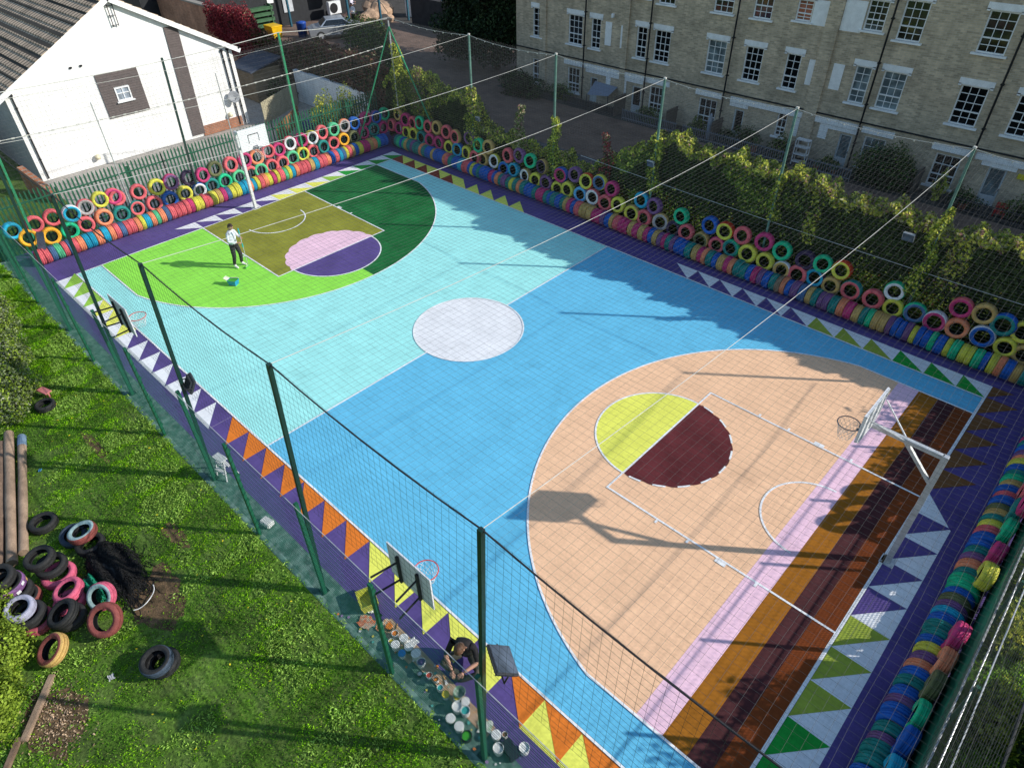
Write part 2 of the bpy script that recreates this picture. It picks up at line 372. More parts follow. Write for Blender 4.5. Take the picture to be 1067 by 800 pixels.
# fence side
q([(-13.35, -yi), (-1.8, -yi), (-1.8, -yo), (-13.35, -yo)][::-1], 'W', Z1)
q([(9.9, -yi), (14.2, -yi), (14.2, -yo), (9.9, -yo)][::-1], 'Y', Z1)
for i in range(28):
    x = -12.6+.9*i+(.02 if i > 12 else 0)
    c = 'LLL'+'YYY'+'PPPPPPP'+'OOOOOOO'+'YYYYY'+'OOO'
    if i >= len(c) or x > 14.2: break
    q([(x, -yi), (x, -yo), (x-.9, -yi)], c[i], Z2)
# far end
x0, x1 = -L2-.03, -L2-B-.05
q([(x0, -3.3), (x1, -3.3), (x1, 8.2), (x0, 8.2)], 'W', Z1)
for i, c in enumerate('PPPPPYYYLGGGG'):
    y = -3.3+.9*i; q([(x1, y), (x0, y), (x0, min(y+.9, 8.2))], c, Z2)
struct(tb.build('court_triangles_paint', [m_purple, m_white, m_orange, m_yel, m_brick, m_leaf, m_limet, m_olt, m_brn]))

# ------------------------------------------------------------------ ground, street
m_ground = mat('rough_ground', (.055, .075, .022), rough=1, var=.5, scale=.6, fine=.4, bump=.6, bscale=14, c2=(.07, .05, .03))
m_lawn = mat('lawn_soil_and_grass', (.085, .17, .016), rough=1, var=.5, scale=.9, fine=.5, bump=.8, bscale=22, c2=(.10, .16, .03))
m_soil = mat('bare_soil', (.17, .105, .055), rough=1, var=.4, scale=2.5, fine=.4, bump=.7, bscale=25, c2=(.09, .06, .03))
m_pave = brick_mat('brick_paving', (.22, .14, .105), (.17, .115, .09), (.09, .075, .065), .2, .1, 'z', msize=.01, var=.35)
m_road = mat('asphalt_road', (.10, .10, .11), rough=.9, var=.3, scale=.7, fine=.25, bump=.3, bscale=60)
g = MB(); rect(g, -1500, 1500, -1500, 1500, -.03); struct(g.build('ground', m_ground))
g = MB(); rect(g, -34, 15.25, -40, -9.2, .0); rect(g, 15.3, 60, -40, 9.9, .0); rect(g, -34, -16.6, -9.2, -5.3, .0); struct(g.build('lawn', m_lawn))
g = MB(); rect(g, -60, 40, 9.9, 19.6, -.012); rect(g, -60, -18, 19.6, 27, -.012); struct(g.build('brick_paved_street', m_pave))
g = MB(); rect(g, 14.98, 15.26, -9, 9.3, .005); struct(g.build('darkened_floor_strip', m_tarmac))  # darkens the sunlit strip of floor between tyres and mesh
g = MB(); rect(g, -22, 30, 11.2, 14.2, -.008); struct(g.build('asphalt_path', m_road))
g = MB(); rect(g, -120, -60, 9.9, 60, -.018); rect(g, -60, -30, 27, 60, -.018); rect(g, -18, 40, 19.6, 40, -.020); struct(g.build('yard_tarmac', m_tarmac))
g = MB(); rect(g, -60, -16.6, -5.3, 9.9, -.016); struct(g.build('concrete_yard', mat('pale_concrete', (.42, .39, .35), rough=.9, var=.3, scale=1.5, fine=.2)))
# bare soil patches as low irregular sheets
def patch(name, cx, cy, rx, ry, m, seed, z=.006):
    p = MB(); r = random.Random(seed); n = 40; k = [r.uniform(0, 6) for _ in range(4)]
    pts = [(cx+rx*math.cos(t)*(1+.18*math.sin(3*t+k[0])+.12*math.sin(7*t+k[1])+.07*math.sin(13*t+k[3])), cy+ry*math.sin(t)*(1+.2*math.sin(2*t+k[2])+.1*math.sin(9*t)), z) for t in [2*PI*i/n for i in range(n)]]
    p.quad(pts); return struct(p.build(name, m))
patch('bare_soil_path', 2.3, -11.55, .85, .6, m_soil, 3); patch('bare_soil_path', 3.5, -14.0, .8, .45, m_soil, 5, .007); patch('bare_soil_path', 1.0, -10.5, .5, .2, m_soil, 8, .008)
patch('bare_soil_path', -3.4, -10.6, .8, .14, m_soil, 9, .006)
# ------------------------------------------------------------------ tyres
TC = {  # colour letter -> (linear colour, word)
 'P': ((.72, .13, .15), 'coral pink'), 'M': ((.55, .045, .17), 'magenta'), 'T': ((.015, .22, .20), 'dark teal'), 'G': ((.015, .50, .24), 'emerald green'),
 'g': ((.10, .52, .26), 'mint green'), 'B': ((.015, .115, .46), 'cobalt blue'), 'C': ((.015, .34, .52), 'turquoise'), 'c': ((.12, .45, .78), 'light blue'),
 'Y': ((.66, .62, .075), 'lemon yellow'), 'K': ((.56, .36, .12), 'sand'), 'k': ((.25, .18, .12), 'faded brown'), 'V': ((.20, .09, .23), 'mauve'),
 'O': ((.80, .26, .13), 'salmon orange'), 'W': ((.72, .72, .74), 'white'), 'D': ((.05, .03, .07), 'dark violet'), 'A': ((.85, .42, .03), 'amber'),
 'L': ((.40, .36, .36), 'grey'), 'S': ((.07, .15, .30), 'slate blue'), 'N': ((.13, .14, .06), 'olive'), 'R': ((.65, .06, .02), 'red'), 'X': ((.028, .028, .028), 'black'),
 'a': ((.42, .09, .12), 'faded pink'), 'b': ((.62, .12, .20), 'rose pink'), 'e': ((.25, .07, .06), 'brown red'), 'f': ((.30, .42, .42), 'pale teal'), 'h': ((.36, .36, .46), 'lilac grey'), 'j': ((.05, .07, .10), 'navy grey')}
def tyre_mat(k):
    n = 'tyre_'+TC[k][1].replace(' ', '_')
    if n in MC: return MC[n]
    m = mat(n, TC[k][0], rough=.66, var=.30, scale=5, fine=.18, spec=.22, chips=(.05, .045, .045))
    nt = m.node_tree; L = nt.links; b = nt.nodes['Principled BSDF']; tc = _n(nt, 'ShaderNodeTexCoord')
    wv = _n(nt, 'ShaderNodeTexWave', wave_type='BANDS', bands_direction='Z', Scale=7., Distortion=.4, Detail=1.)
    no = _n(nt, 'ShaderNodeTexVoronoi', Scale=22.); mx = _n(nt, 'ShaderNodeMath', operation='ADD')
    L.new(tc.outputs['Object'], wv.inputs[0]); L.new(tc.outputs['Object'], no.inputs['Vector']); L.new(wv.outputs['Fac'], mx.inputs[0]); L.new(no.outputs['Distance'], mx.inputs[1])
    bp = _n(nt, 'ShaderNodeBump', Strength=.5, Distance=.010); L.new(mx.outputs[0], bp.inputs['Height']); L.new(bp.outputs[0], b.inputs['Normal'])
    return m
m_inner = mat('tyre_inside_rubber', (.012, .012, .013), rough=.8, var=.4)
TP = [(.309, -.07), (.314, -.043), (.300, -.038), (.300, -.028), (.317, -.022), (.317, .022), (.300, .028), (.300, .038), (.314, .043), (.309, .07), (.29, .095), (.248, .105), (.205, .086), (.192, .07), (.2, .06), (.27, .065), (.295, .03), (.295, -.03), (.27, -.065), (.2, -.06), (.192, -.07), (.205, -.086), (.248, -.105), (.29, -.095)]
TMI = [1, 1, 1, 1, 1, 1, 1, 1, 1, 1, 0, 0, 0, 2, 2, 2, 2, 2, 2, 2, 0, 0, 0, 1]
def tyre_mesh(w, name, seg=30):
    b = MB(); b.lathe([(r, z*w/.21) for r, z in TP], n=seg, closed=True, mis=TMI)
    me = bpy.data.meshes.new(name); me.from_pydata(b.v, [], b.f)
    for _ in range(3): me.materials.append(m_inner)
    me.polygons.foreach_set('material_index', b.m); me.polygons.foreach_set('use_smooth', [True]*len(b.f)); me.update(); me.set_sharp_from_angle(angle=math.radians(50))
    return me
TME = {w: tyre_mesh(w, 'tyre_body_%d' % int(w*100)) for w in (.14, .17, .19, .21, .24, .27, .34)}
def width_key(w): return min(TME, key=lambda k: abs(k-w))
TY = []   # (location, rotation matrix, scale, width key, colours, place, ordinal data)
def Rm(ax, ay, az): return (Matrix.Rotation(az, 4, 'Z') @ Matrix.Rotation(ay, 4, 'Y') @ Matrix.Rotation(ax, 4, 'X'))
def add_tyre(loc, M, sc, w, cols, place, grp, rank_w):
    TY.append(dict(loc=Vector(loc), M=M, sc=sc, w=w, cols=cols, place=place, grp=grp, rw=rank_w))
CAMP = Vector((13.7548, -12.1996, 12.7648))
FR = [(-14.81,1.43,"K"),(-15.27,0.82,"P"),(-14.66,0.80,"M"),(-14.18,1.30,"M"),(-14.13,0.72,"Y"),(-13.64,1.26,"P"),(-13.51,0.76,"Y"),(-13.11,1.38,"G"),(-12.88,0.74,"T"),(-12.48,1.34,"P"),(-12.28,0.75,"M"),(-11.81,1.44,"K"),(-11.64,0.77,"M"),(-11.16,1.38,"P"),(-10.90,0.74,"Y"),(-10.50,1.31,"PK"),(-10.31,0.76,"CB"),(-9.56,1.48,"V"),(-9.72,0.75,"Y"),(-8.96,1.27,"G"),(-9.11,0.70,"P"),(-8.29,1.36,"K"),(-8.60,0.73,"K"),(-7.87,0.83,"WY"),(-7.04,1.29,"P"),(-7.22,0.68,"BC"),(-6.37,1.46,"V"),(-6.63,0.76,"C"),(-5.71,1.39,"G"),(-5.92,0.69,"WK"),(-5.02,1.31,"DK"),(-5.28,0.68,"Y"),(-4.68,0.73,"V"),(-3.94,1.25,"MB"),(-4.06,0.62,"Y"),(-3.19,1.46,"V"),(-3.45,0.77,"Y"),(-2.56,1.36,"YR"),(-2.78,0.75,"c"),(-1.91,1.49,"SY"),(-2.14,0.82,"WP"),(-1.30,1.38,"M"),(-1.49,0.77,"P"),(-0.84,0.89,"Y"),(0.15,1.35,"C"),(-0.15,0.74,"YK"),(0.76,1.29,"V"),(0.43,0.72,"P"),(1.17,0.78,"LK"),(1.99,1.27,"G"),(1.78,0.69,"D"),(2.35,0.77,"P"),(3.21,1.30,"B"),(3.01,0.66,"NK"),(3.82,1.27,"YR"),(3.64,0.69,"PM"),(4.51,1.34,"P"),(4.23,0.77,"TG"),(5.34,1.39,"M"),(4.89,0.80,"Y"),(6.02,1.27,"G"),(5.57,0.74,"Y"),(6.22,0.65,"KW"),(6.88,1.24,"D"),(7.46,1.32,"G"),(8.10,1.33,"YR"),(6.78,0.68,"P"),(7.37,0.79,"CD"),(7.93,0.71,"K"),(8.60,0.81,"PT"),(9.32,0.79,"P"),(9.81,1.23,"WG"),(9.96,0.71,"Y"),(10.59,0.81,"SG"),(11.20,0.76,"MW"),(11.68,1.44,"MP"),(11.82,0.82,"O"),(12.28,1.49,"K"),(12.51,0.84,"BW"),(12.84,1.37,"TB"),(13.15,0.76,"Y"),(13.36,1.33,"Y"),(13.64,0.73,"K"),(14.11,0.59,"P"),(14.00,1.16,"G"),(14.61,0.45,"B"),]
FF = [(-8.39,1.37,"C"),(-8.02,0.97,"A"),(-7.62,1.36,"P"),(-6.96,1.38,"P"),(-7.30,0.78,"A"),(-6.31,1.32,"CW"),(-6.62,0.75,"G"),(-5.75,1.38,"LP"),(-6.00,0.78,"P"),(-5.15,1.50,"Y"),(-5.30,0.83,"O"),(-4.65,1.47,"MP"),(-4.53,1.37,"P"),(-4.64,0.74,"T"),(-3.68,1.33,"P"),(-3.99,0.76,"PT"),(-2.92,1.29,"Y"),(-3.29,0.73,"P"),(-2.32,1.33,"VM"),(-2.62,0.70,"B"),(-1.56,1.27,"D"),(-1.94,0.73,"Y"),(-0.94,1.20,"M"),(-1.29,0.66,"WB"),(-0.35,1.30,"N"),(-0.70,0.67,"T"),(0.40,1.26,"P"),(-0.10,0.69,"G"),(0.60,0.65,"g"),(1.09,1.28,"M"),(1.16,0.65,"P"),(1.68,1.23,"O"),(1.67,0.64,"g"),(2.30,1.34,"P"),(2.25,0.67,"P"),(2.85,1.24,"M"),(2.81,0.66,"P"),(3.45,1.37,"WP"),(3.38,0.73,"g"),(4.10,1.34,"M"),(3.95,0.75,"Y"),(4.65,1.31,"WY"),(4.52,0.71,"P"),(5.24,1.40,"P"),(5.11,0.77,"T"),(5.90,1.37,"g"),(5.71,0.79,"P"),(6.54,1.39,"LO"),(6.32,0.80,"A"),(7.13,1.36,"B"),(6.91,0.77,"N"),(7.85,1.40,"M"),(7.54,0.80,"M"),(8.47,1.34,"BV"),(8.16,0.82,"T"),(9.04,1.35,"G"),(8.77,0.75,"M"),]
KEYS = list(TC)
TRS = [14, 2, 3, 5, 3, 9, 2, 11, 2, 2, 12, 2, 5, 5, 9, 5, 5, 5, 12, 0, 2, 5, 5, 6, 0, 0, 5, 8, 5, 2, 5, 5, 1, 5, 12, 2, 11, 2, 8, 2, 12, 2, 5, 5, 2, 1, 1, 2, 5, 2, 5, 2, 9, 1, 5, 0, 9, 9, 9, 1, 1, 11, 5, 9, 0, 1, 1, 9, 1, 9, 1, 5, 9, 11, 1, 2, 11, 5, 5, 2, 9, 1, 12, 2, 5, 9, 1, 12, 2, 2, 5, 1, 11, 5, 2, 10, 12, 5, 11, 17, 9, 2, 11, 11, 2, 12, 1, 9, 2, 3, 9, 9, 11, 5, 5, 11, 8, 5, 5, 3, 5, 8, 3, 8, 8, 3, 5, 8, 12, 5, 9, 2, 11, 5]
TFS = [0, 0, 17, 4, 0, 17, 0, 12, 6, 6, 12, 6, 12, 0, 17, 0, 0, 12, 8, 6, 12, 4, 12, 17, 0, 0, 0, 0, 1, 8, 8, 0, 0, 8, 9, 1, 17, 8, 8, 6, 6, 12, 6, 8, 0, 12, 8, 1, 8, 0, 4, 8, 6, 12, 0, 0, 0, 9, 6, 0, 0, 12, 5, 0, 6, 17, 8, 0, 9, 5, 8, 1, 1, 9, 12, 3, 5, 5]
TNS = [2, 5, 3, 11, 8, 9, 5, 1, 2, 5, 11, 1, 5, 5, 2, 2, 11, 2, 5, 5, 11, 5, 2, 5, 12, 11, 8, 5, 2, 2, 5, 6, 11, 18, 5, 3, 3, 2, 12, 11, 2, 5, 5, 0, 8, 2, 9, 18, 5, 0, 5, 9, 3, 2, 5, 8, 12, 11, 5, 2, 1, 3, 5, 2, 9, 5, 0, 2, 5, 11, 8]
def tube(seq, a0, a1, fix, axis, place, grp):
    n = len(seq); ws = [rng.choice((.19, .21, .21, .24, .27, .17)) for _ in range(n)]; k = (a1-a0)/sum(ws); p = a0
    for i, ci in enumerate(seq):
        c = KEYS[ci]; w = ws[i]*k; pc = p+w/2; p += w; j = rng.uniform(-.018, .018); r = .96+rng.uniform(-.035, .05)
        if axis == 'x': loc = (pc, fix+j, .31*r+.006); M = Rm(rng.uniform(0, 6), PI/2, 0)
        else: loc = (fix+j, pc, .31*r+.006); M = Matrix.Rotation(PI/2+rng.uniform(-.04, .04), 4, 'X') @ Matrix.Rotation(rng.uniform(0, 6), 4, 'Z')
        if axis == 'x': M = Matrix.Rotation(rng.uniform(-.04, .04), 4, 'Z') @ Matrix.Rotation(PI/2, 4, 'Y') @ Matrix.Rotation(rng.uniform(0, 6), 4, 'Z')
        add_tyre(loc, M, (r, r, w/width_key(w)*.985), width_key(w), (c, c), place, grp, .05)
tube(TRS, -14.72, 14.5, 8.86, 'x', 'in the low tyre tube along the ivy hedge', 'tyres lined up as a low tube along the ivy hedge')
tube(TFS, -8.15, 8.55, -15.12, 'y', 'in the low tyre tube at the far end', 'tyres lined up as a low tube at the far end')
tube(TNS, -8.2, 8.5, 14.86, 'y', 'in the low tyre tube at the near right end', 'tyres lined up as a low tube at the near right end')
def face(c): return c[0], (c[1] if len(c) > 1 else c[0])
def row(L, fix, axis, place, grp):
    for a, z, c in L:
        f, t = face(c); r = rng.uniform(.97, 1.09); tilt = rng.uniform(.03, .16)
        up = z > 1.02; rr = z-.315
        if axis == 'R': loc = (a, fix+(.10 if up else 0)+rng.uniform(-.03, .03), z); M = Matrix.Rotation(rng.uniform(-.12, .12), 4, 'Z') @ Matrix.Rotation(PI/2-tilt, 4, 'X') @ Matrix.Rotation(rng.uniform(0, 6), 4, 'Z')
        elif axis == 'F': loc = (fix-(.10 if up else 0)+rng.uniform(-.03, .03), a, z); M = Matrix.Rotation(rng.uniform(-.12, .12), 4, 'Z') @ Matrix.Rotation(PI/2-tilt, 4, 'Y') @ Matrix.Rotation(rng.uniform(0, 6), 4, 'Z')
        else: loc = (fix+(.08 if up else 0), a, z); M = Matrix.Rotation(rng.uniform(-.1, .1), 4, 'Z') @ Matrix.Rotation(-PI/2+.05, 4, 'Y') @ Matrix.Rotation(rng.uniform(0, 6), 4, 'Z')
        add_tyre(loc, M, (r, r, rng.uniform(1.0, 1.35)), .21, (f, t), ('upper row facing the court ' if up else 'lower row facing the court ')+place, grp, .3)
row(FR, 9.22, 'R', 'beside the ivy hedge', 'painted tyres facing the court beside the ivy hedge')
row(FF, -15.52, 'F', 'at the far end', 'painted tyres facing the court at the far end')
# end rows: holding row behind the near right tube (seen from above, mostly the treads)
NR = [(1.85, .78, 'G'), (1.0, .76, 'M'), (.3, .76, 'Y'), (-1.6, .80, 'M'), (-2.22, .70, 'O'), (-2.88, .80, 'N'), (-3.55, .74, 'G'), (-4.18, .78, 'B'), (-4.82, .76, 'C')]
row(NR, 15.06, 'N', 'behind the near right tube', 'painted tyres standing behind the near right tube')
NR2 = [(2.6+.64*i, .76, 'TPBYGMKOV'[i]) for i in range(9)]+[(-5.46-.64*i, .76, 'YPBGM'[i]) for i in range(5)]+[(2.3+.64*i, 1.34, 'MKBGP'[i]) for i in range(5)]+[(2.6+.64*i, 1.92, 'YTM'[i]) for i in range(3)]
row(NR2, 15.06, 'N', 'behind the near right tube', 'painted tyres standing behind the near right tube')
# loose tyres on the grass: x, y, z, tilt x, tilt y, radius, colours, label
LT = [(-1.52, -12.5, .11, 0, 0, .97, 'XX', 'plain black tyre lying flat by the log ends, apart from the pile'),
 (-.05, -11.98, .11, 0, 0, 1., 'XX', 'black tyre lying flat under the tyre with teal and orange paint'),
 (-.58, -12.15, .12, .1, .25, .95, 'jj', 'grey blue tyre leaning low beside the teal and orange splashed tyre'),
 (-.32, -11.98, .31, .08, -.1, 1., 'fe', 'tyre splashed teal and orange resting on top of a black one'),
 (.30, -12.78, .11, 0, 0, 1.1, 'bb', 'rose pink tyre at the bottom of the stack beside the black netting heap'),
 (.12, -12.8, .31, .04, .04, 1.02, 'XX', 'middle black tyre of the stack beside the black netting heap'),
 (-.05, -12.9, .51, .10, .0, 1., 'XX', 'black tyre on top of the stack beside the black netting heap'),
 (.38, -13.52, .11, .0, 0, 1.06, 'Xe', 'lowest tyre with brown red tread of the tall stack by the corner bush'),
 (.28, -13.55, .31, .03, 0, 1.04, 'XX', 'black tyre with a white mark in the tall stack by the corner bush'),
 (.18, -13.6, .51, .04, .03, 1.05, 'XV', 'mauve and black checked tyre in the tall stack by the corner bush'),
 (.08, -13.66, .71, .10, .05, 1.02, 'XX', 'black tyre topping the tall stack by the corner bush'),
 (1.22, -12.88, .13, .05, .0, 1., 'bb', 'rose red tyre lying behind the upright black tyre in the pile'),
 (1.10, -12.78, .34, .2, -.15, .98, 'bb', 'pink tyre leaning in the middle of the pile'),
 (1.62, -13.0, .17, .0, .05, 1., 'XX', 'black tyre under the tilted open black tyre in the pile'),
 (1.66, -13.06, .40, .34, -.2, 1.02, 'XX', 'tilted open black tyre at the front of the pile'),
 (1.78, -12.35, .36, .75, .35, .96, 'fb', 'pale teal tyre with pink tread leaning on the red tyre'),
 (2.45, -12.52, .42, .62, .30, 1.12, 'ee', 'large faded red tyre leaning upright at the right of the pile'),
 (1.18, -13.5, .12, 0, 0, 1.04, 'aa', 'faded pink tyre flat under the lilac one near the corner bush'),
 (1.08, -13.55, .31, .1, .0, 1.02, 'XX', 'black tyre between the flat pink and the lilac tyres'),
 (.98, -13.62, .50, .1, .12, .92, 'hh', 'lilac grey tyre resting on a black one near the corner bush'),
 (2.25, -13.5, .30, .5, -.1, 1.05, 'eK', 'brown red tyre with a sand tread leaning beside the corner bush'),
 (3.98, -12.12, .12, .0, 0, 1., 'XX', 'lower black tyre of the lone pair on the open lawn'),
 (4.02, -12.2, .33, .12, .05, .98, 'Xj', 'upper black tyre with pink and amber smears of the lone pair')]
for x, y, z, tx, ty, r, c, lab in LT:
    M = Rm(tx, ty, rng.uniform(0, .3)); add_tyre((x, y, z), M, (r, r, 1.), .21, (c[0], c[1]), lab, 'loose tyres lying on the grass', 9)
# the 300 that show largest become objects, the rest one mass
for t in TY: t['score'] = t['rw']/(t['loc']-CAMP).length_squared
order = sorted(range(len(TY)), key=lambda i: -TY[i]['score']); keep = set(order[:299]); stuffed = [i for i in range(len(TY)) if i not in keep]
def ordw(n): return '%d%s' % (n, 'th' if 10 <= n % 100 <= 20 else {1: 'st', 2: 'nd', 3: 'rd'}.get(n % 10, 'th'))
cnt = {}
TY_idx = {}
for i, t in enumerate(TY): TY_idx.setdefault(t['place'], []).append(i)
def along(t):
    return t['loc'].x if 'hedge' in t['place'] else (-t['loc'].y)
for pl, ids in TY_idx.items():
    if len(ids) > 1:
        ids.sort(key=lambda i: along(TY[i]))
        for k, i in enumerate(ids): TY[i]['ord'] = k+1
def tyre_obj(t):
    me = TME[t['w']]; o = bpy.data.objects.new('tyre', me); COL.objects.link(o)
    o.matrix_world = Matrix.Translation(t['loc']) @ t['M'] @ Matrix.Diagonal((*t['sc'], 1))
    o.material_slots[0].link = 'OBJECT'; o.material_slots[0].material = tyre_mat(t['cols'][0])
    o.material_slots[1].link = 'OBJECT'; o.material_slots[1].material = tyre_mat(t['cols'][1])
    a, b = TC[t['cols'][0]][1], TC[t['cols'][1]][1]
    if 'ord' in t:
        end = {'hedge': 'the far corner', 'far end': 'the hedge corner', 'near right': 'the hedge corner'}
        e = next(v for k, v in end.items() if k in t['place'])
        nm = a if a == b else a+' and '+b
        pl = t['place'].replace('upper row facing the court', 'upper row').replace('lower row facing the court', 'lower row').replace('in the low tyre tube', 'in low tube').replace('behind the near right tube', 'behind near right tube').replace('beside the ivy hedge', 'beside the hedge')
        lab = nm+' tyre, '+ordw(t['ord'])+' from '+e.replace('the ', '')+' '+pl
    else: lab = t['place']
    tag(o, lab, 'tyre', t['grp'])
    return o
for i in sorted(keep):
    o = tyre_obj(TY[i])
    if 'checked' in o['label']:
        for r_i, zz in ((0, -.045), (1, .045)):
            for k in range(6):
                a = 2*PI*(k+.5*r_i)/6+2.2; b = MB(); n_ = 4; R_ = .3185
                vs = [(R_*math.cos(a+.26*(j/n_)), R_*math.sin(a+.26*(j/n_)), zz+s_*.04) for s_ in (-1, 1) for j in range(n_+1)]
                b.add(vs, [(j, j+1, n_+2+j, n_+1+j) for j in range(n_)]); b.build('painted_check', tyre_mat('K' if k % 2 else 'W'), o)
if stuffed:
    Vs = []; Fs = []; Ms = []; mats = [m_inner]; mk = {}; off = 0
    for i in stuffed:
        t = TY[i]; me = TME[t['w']]; n = len(me.vertices); V = np.empty(n*3, np.float32); me.vertices.foreach_get('co', V); V = V.reshape(-1, 3)
        MM = np.array(Matrix.Translation(t['loc']) @ t['M'] @ Matrix.Diagonal((*t['sc'], 1))); V = V @ MM[:3, :3].T+MM[:3, 3]
        F = np.empty(len(me.loops), np.int32); me.loops.foreach_get('vertex_index', F); mi = np.empty(len(me.polygons), np.int32); me.polygons.foreach_get('material_index', mi)
        for c in t['cols']:
            if c not in mk: mk[c] = len(mats); mats.append(tyre_mat(c))
        mi2 = np.where(mi == 2, 0, np.where(mi == 0, mk[t['cols'][0]], mk[t['cols'][1]]))
        Vs.append(V); Fs.append(F.reshape(-1, 4)+off); Ms.append(mi2); off += n
    o = np_mesh('painted_tyres', np.concatenate(Vs), np.concatenate(Fs), mats, np.concatenate(Ms), smooth=True)
    tag(o, 'row of small painted tyres lying as a tube around the far corner of the court', 'tyres', kind='stuff')
# ------------------------------------------------------------------ posts, nets, fences, hoops
m_gpost = mat('green_powder_coat', (.012, .115, .06), rough=.45, var=.2, scale=6, spec=.5)
m_dpost = mat('dark_green_post_paint', (.005, .035, .026), rough=.4, var=.2, scale=6, spec=.5)
m_lgreen = mat('weathered_light_green_post', (.10, .21, .17), rough=.6, var=.35, scale=5)
m_bgreen = mat('bright_green_post_paint', (.03, .26, .12), rough=.5, var=.2, scale=6)
m_net = mat('grey_black_netting_cord', (.12, .12, .12), rough=.8, var=.2)
m_netd = mat('dark_netting_cord', (.022, .03, .028), rough=.7, var=.2)
m_rope = mat('pale_rope', (.55, .54, .50), rough=.8, var=.2, scale=10)
m_rope2 = mat('dark_rope', (.03, .03, .035), rough=.8, var=.2, scale=10)
m_galv = mat('galvanised_steel', (.56, .57, .58), rough=.45, var=.25, scale=8, metal=.25)
m_white_m = mat('white_painted_metal', (.72, .73, .74), rough=.4, var=.14, scale=7)
m_board = mat('white_backboard', (.78, .78, .80), rough=.35, var=.08, scale=3)
m_black = mat('black_metal', (.015, .015, .017), rough=.45, var=.2)
m_red = mat('red_hoop_paint', (.62, .06, .04), rough=.4, var=.12)
m_hoopg = mat('grey_hoop_paint', (.12, .14, .17), rough=.4, var=.2)
m_fgreen = mat('green_mesh_wire', (.02, .19, .11), rough=.5, var=.15)
NY, FY, NX, FX = -9.08, 9.5, 15.3, -15.5
# tall posts: x, y, height, material, label
def post(x, y, h, m, label, w=.07, capm=None, split=None):
    b = MB(); b.beam((x, y, 0), (x+.0, y+(.30 if y < 0 else 0), h), w); 
    if capm is not None: b.bbox((x+.0, y+(.30 if y < 0 else 0), h+.03), (w*1.3, w*1.3, .06), 0, 1, .01)
    b.bbox((x, y, .012), (w*2.4, w*2.4, .024), 0, 0, .006)
    if split: b.bbox((x+.06, y-.02, split/2), (.075, w*1.1, split), 0, 2, .008)
    o = b.build('net_post', [m, capm or m, m_gpost]); tag(o, label, 'post', 'tall posts holding the court net'); return o
wh = {-14.6: 'at the far end', -9.75: 'second from the far end', -4.9: 'third from the far end', 0.02: 'beside the floodlight nearer the far end', 4.86: 'between the two fence floodlights', 9.77: 'in front of the seated painter'}
for x, t in wh.items(): post(x, NY+.1, 6.06, m_dpost, 'tall dark green net post on lawn side fence, '+t, .075, split=2.95)
post(14.9, NY+.1, 6.06, m_dpost, 'tall dark green net post at the near corner beyond the painter', .085)
wf = {-14.75: None, -9.34: 'second from the far corner', -4.47: 'third from the far corner', .49: 'fourth from the far corner', 5.3: 'fifth from the far corner', 10.3: 'nearest the wall lamp'}
for x, t in wf.items():
    if t: post(x, 9.38, 5.86, m_lgreen, 'slim pale green net post rising from the ivy hedge, '+t, .07, m_rope)
post(15.1, 9.38, 5.86, m_lgreen, 'slim pale green net post at the right end of the ivy hedge', .07, m_rope)
post(-15.5, 4.0, 6.0, m_bgreen, 'bright green net post behind the far tyres, near the brown shed', .08)
post(-15.5, -1.42, 5.96, m_dpost, 'dark green net post standing before the white gable wall', .075)
post(-15.5, -7.9, 6.0, m_bgreen, 'bright green net post near the grey building at the far left corner', .08)
for y, t in ((-4.15, 'left of the timber clad window'), (.83, 'before the timber strip of the white wall')):
    b = MB(); b.beam((-15.55, y, 0), (-15.55, y, 4.99), .045, n=8); tag(b.build('scaffold_pole', m_galv), 'thin grey scaffold pole behind the far tyres, '+t, 'pole', 'grey poles at the far end')
# corner tripod
tp = empty('corner_mast', (-14.78, 9.35, 0), 'braced green corner mast with two long slanting legs in the ivy', 'mast')
b = MB(); b.beam((0, 0, 0), (0, 0, 5.7), .07, n=8); b.build('mast_pole', m_galv, tp)
b = MB(); b.beam((0, 0, 5.45), (-.7, -2.4, 0), .075, n=8); b.build('brace_leg', m_bgreen, tp)
b = MB(); b.beam((0, 0, 5.45), (3.45, 0, 0), .075, n=8); b.build('brace_leg', m_bgreen, tp)
b = MB(); b.path([(0.02, 0, 0), (.02, 0, 1.7), (.1, -.1, 1.95), (.25, -.2, 1.98)], .035, 8); b.build('vent_pipe', m_white_m, tp)

# weld mesh fence on the lawn side
m_fgreen2 = mat('dark_green_wire', (.012, .085, .07), rough=.5, var=.15)
def fence_lawn():
    r = empty('mesh_fence', (0, NY, 0), 'green welded mesh fence between the lawn and the court', 'fence')
    L = []
    for k in range(15):
        z = .1+.2*k
        for dy in (-.012, .012): L.append([(x, dy, z) for x in np.linspace(-15.4, 15.2, 30)])
    wires('horizontal_wires', L, .0048, m_fgreen2, r)
    L = [[(x, 0, .02), (x, 0, 1.45), (x, 0, 2.92)] for x in np.arange(-15.35, 15.2, .06)]
    wires('vertical_wires', L, .0016, m_fgreen, r)
    for i in range(13):
        x = -12.3+2.46*i-.0
        if min(abs(x-a) for a in wh) < .6 or x > 15.2: continue
        b = MB(); b.bbox((x, -.05, 1.48), (.10, .07, 2.96), 0, 0, .008)
        for z in (.4, 1.2, 2.0, 2.75): b.bbox((x, -.005, z), (.09, .04, .05), 0, 0, .006)
        b.build('fence_post', m_gpost, r)
    b = MB(); b.beam((-15.4, 0.02, 2.94), (15.2, .02, 2.94), .015, n=6); b.build('top_rail', m_galv, r)
fence_lawn()
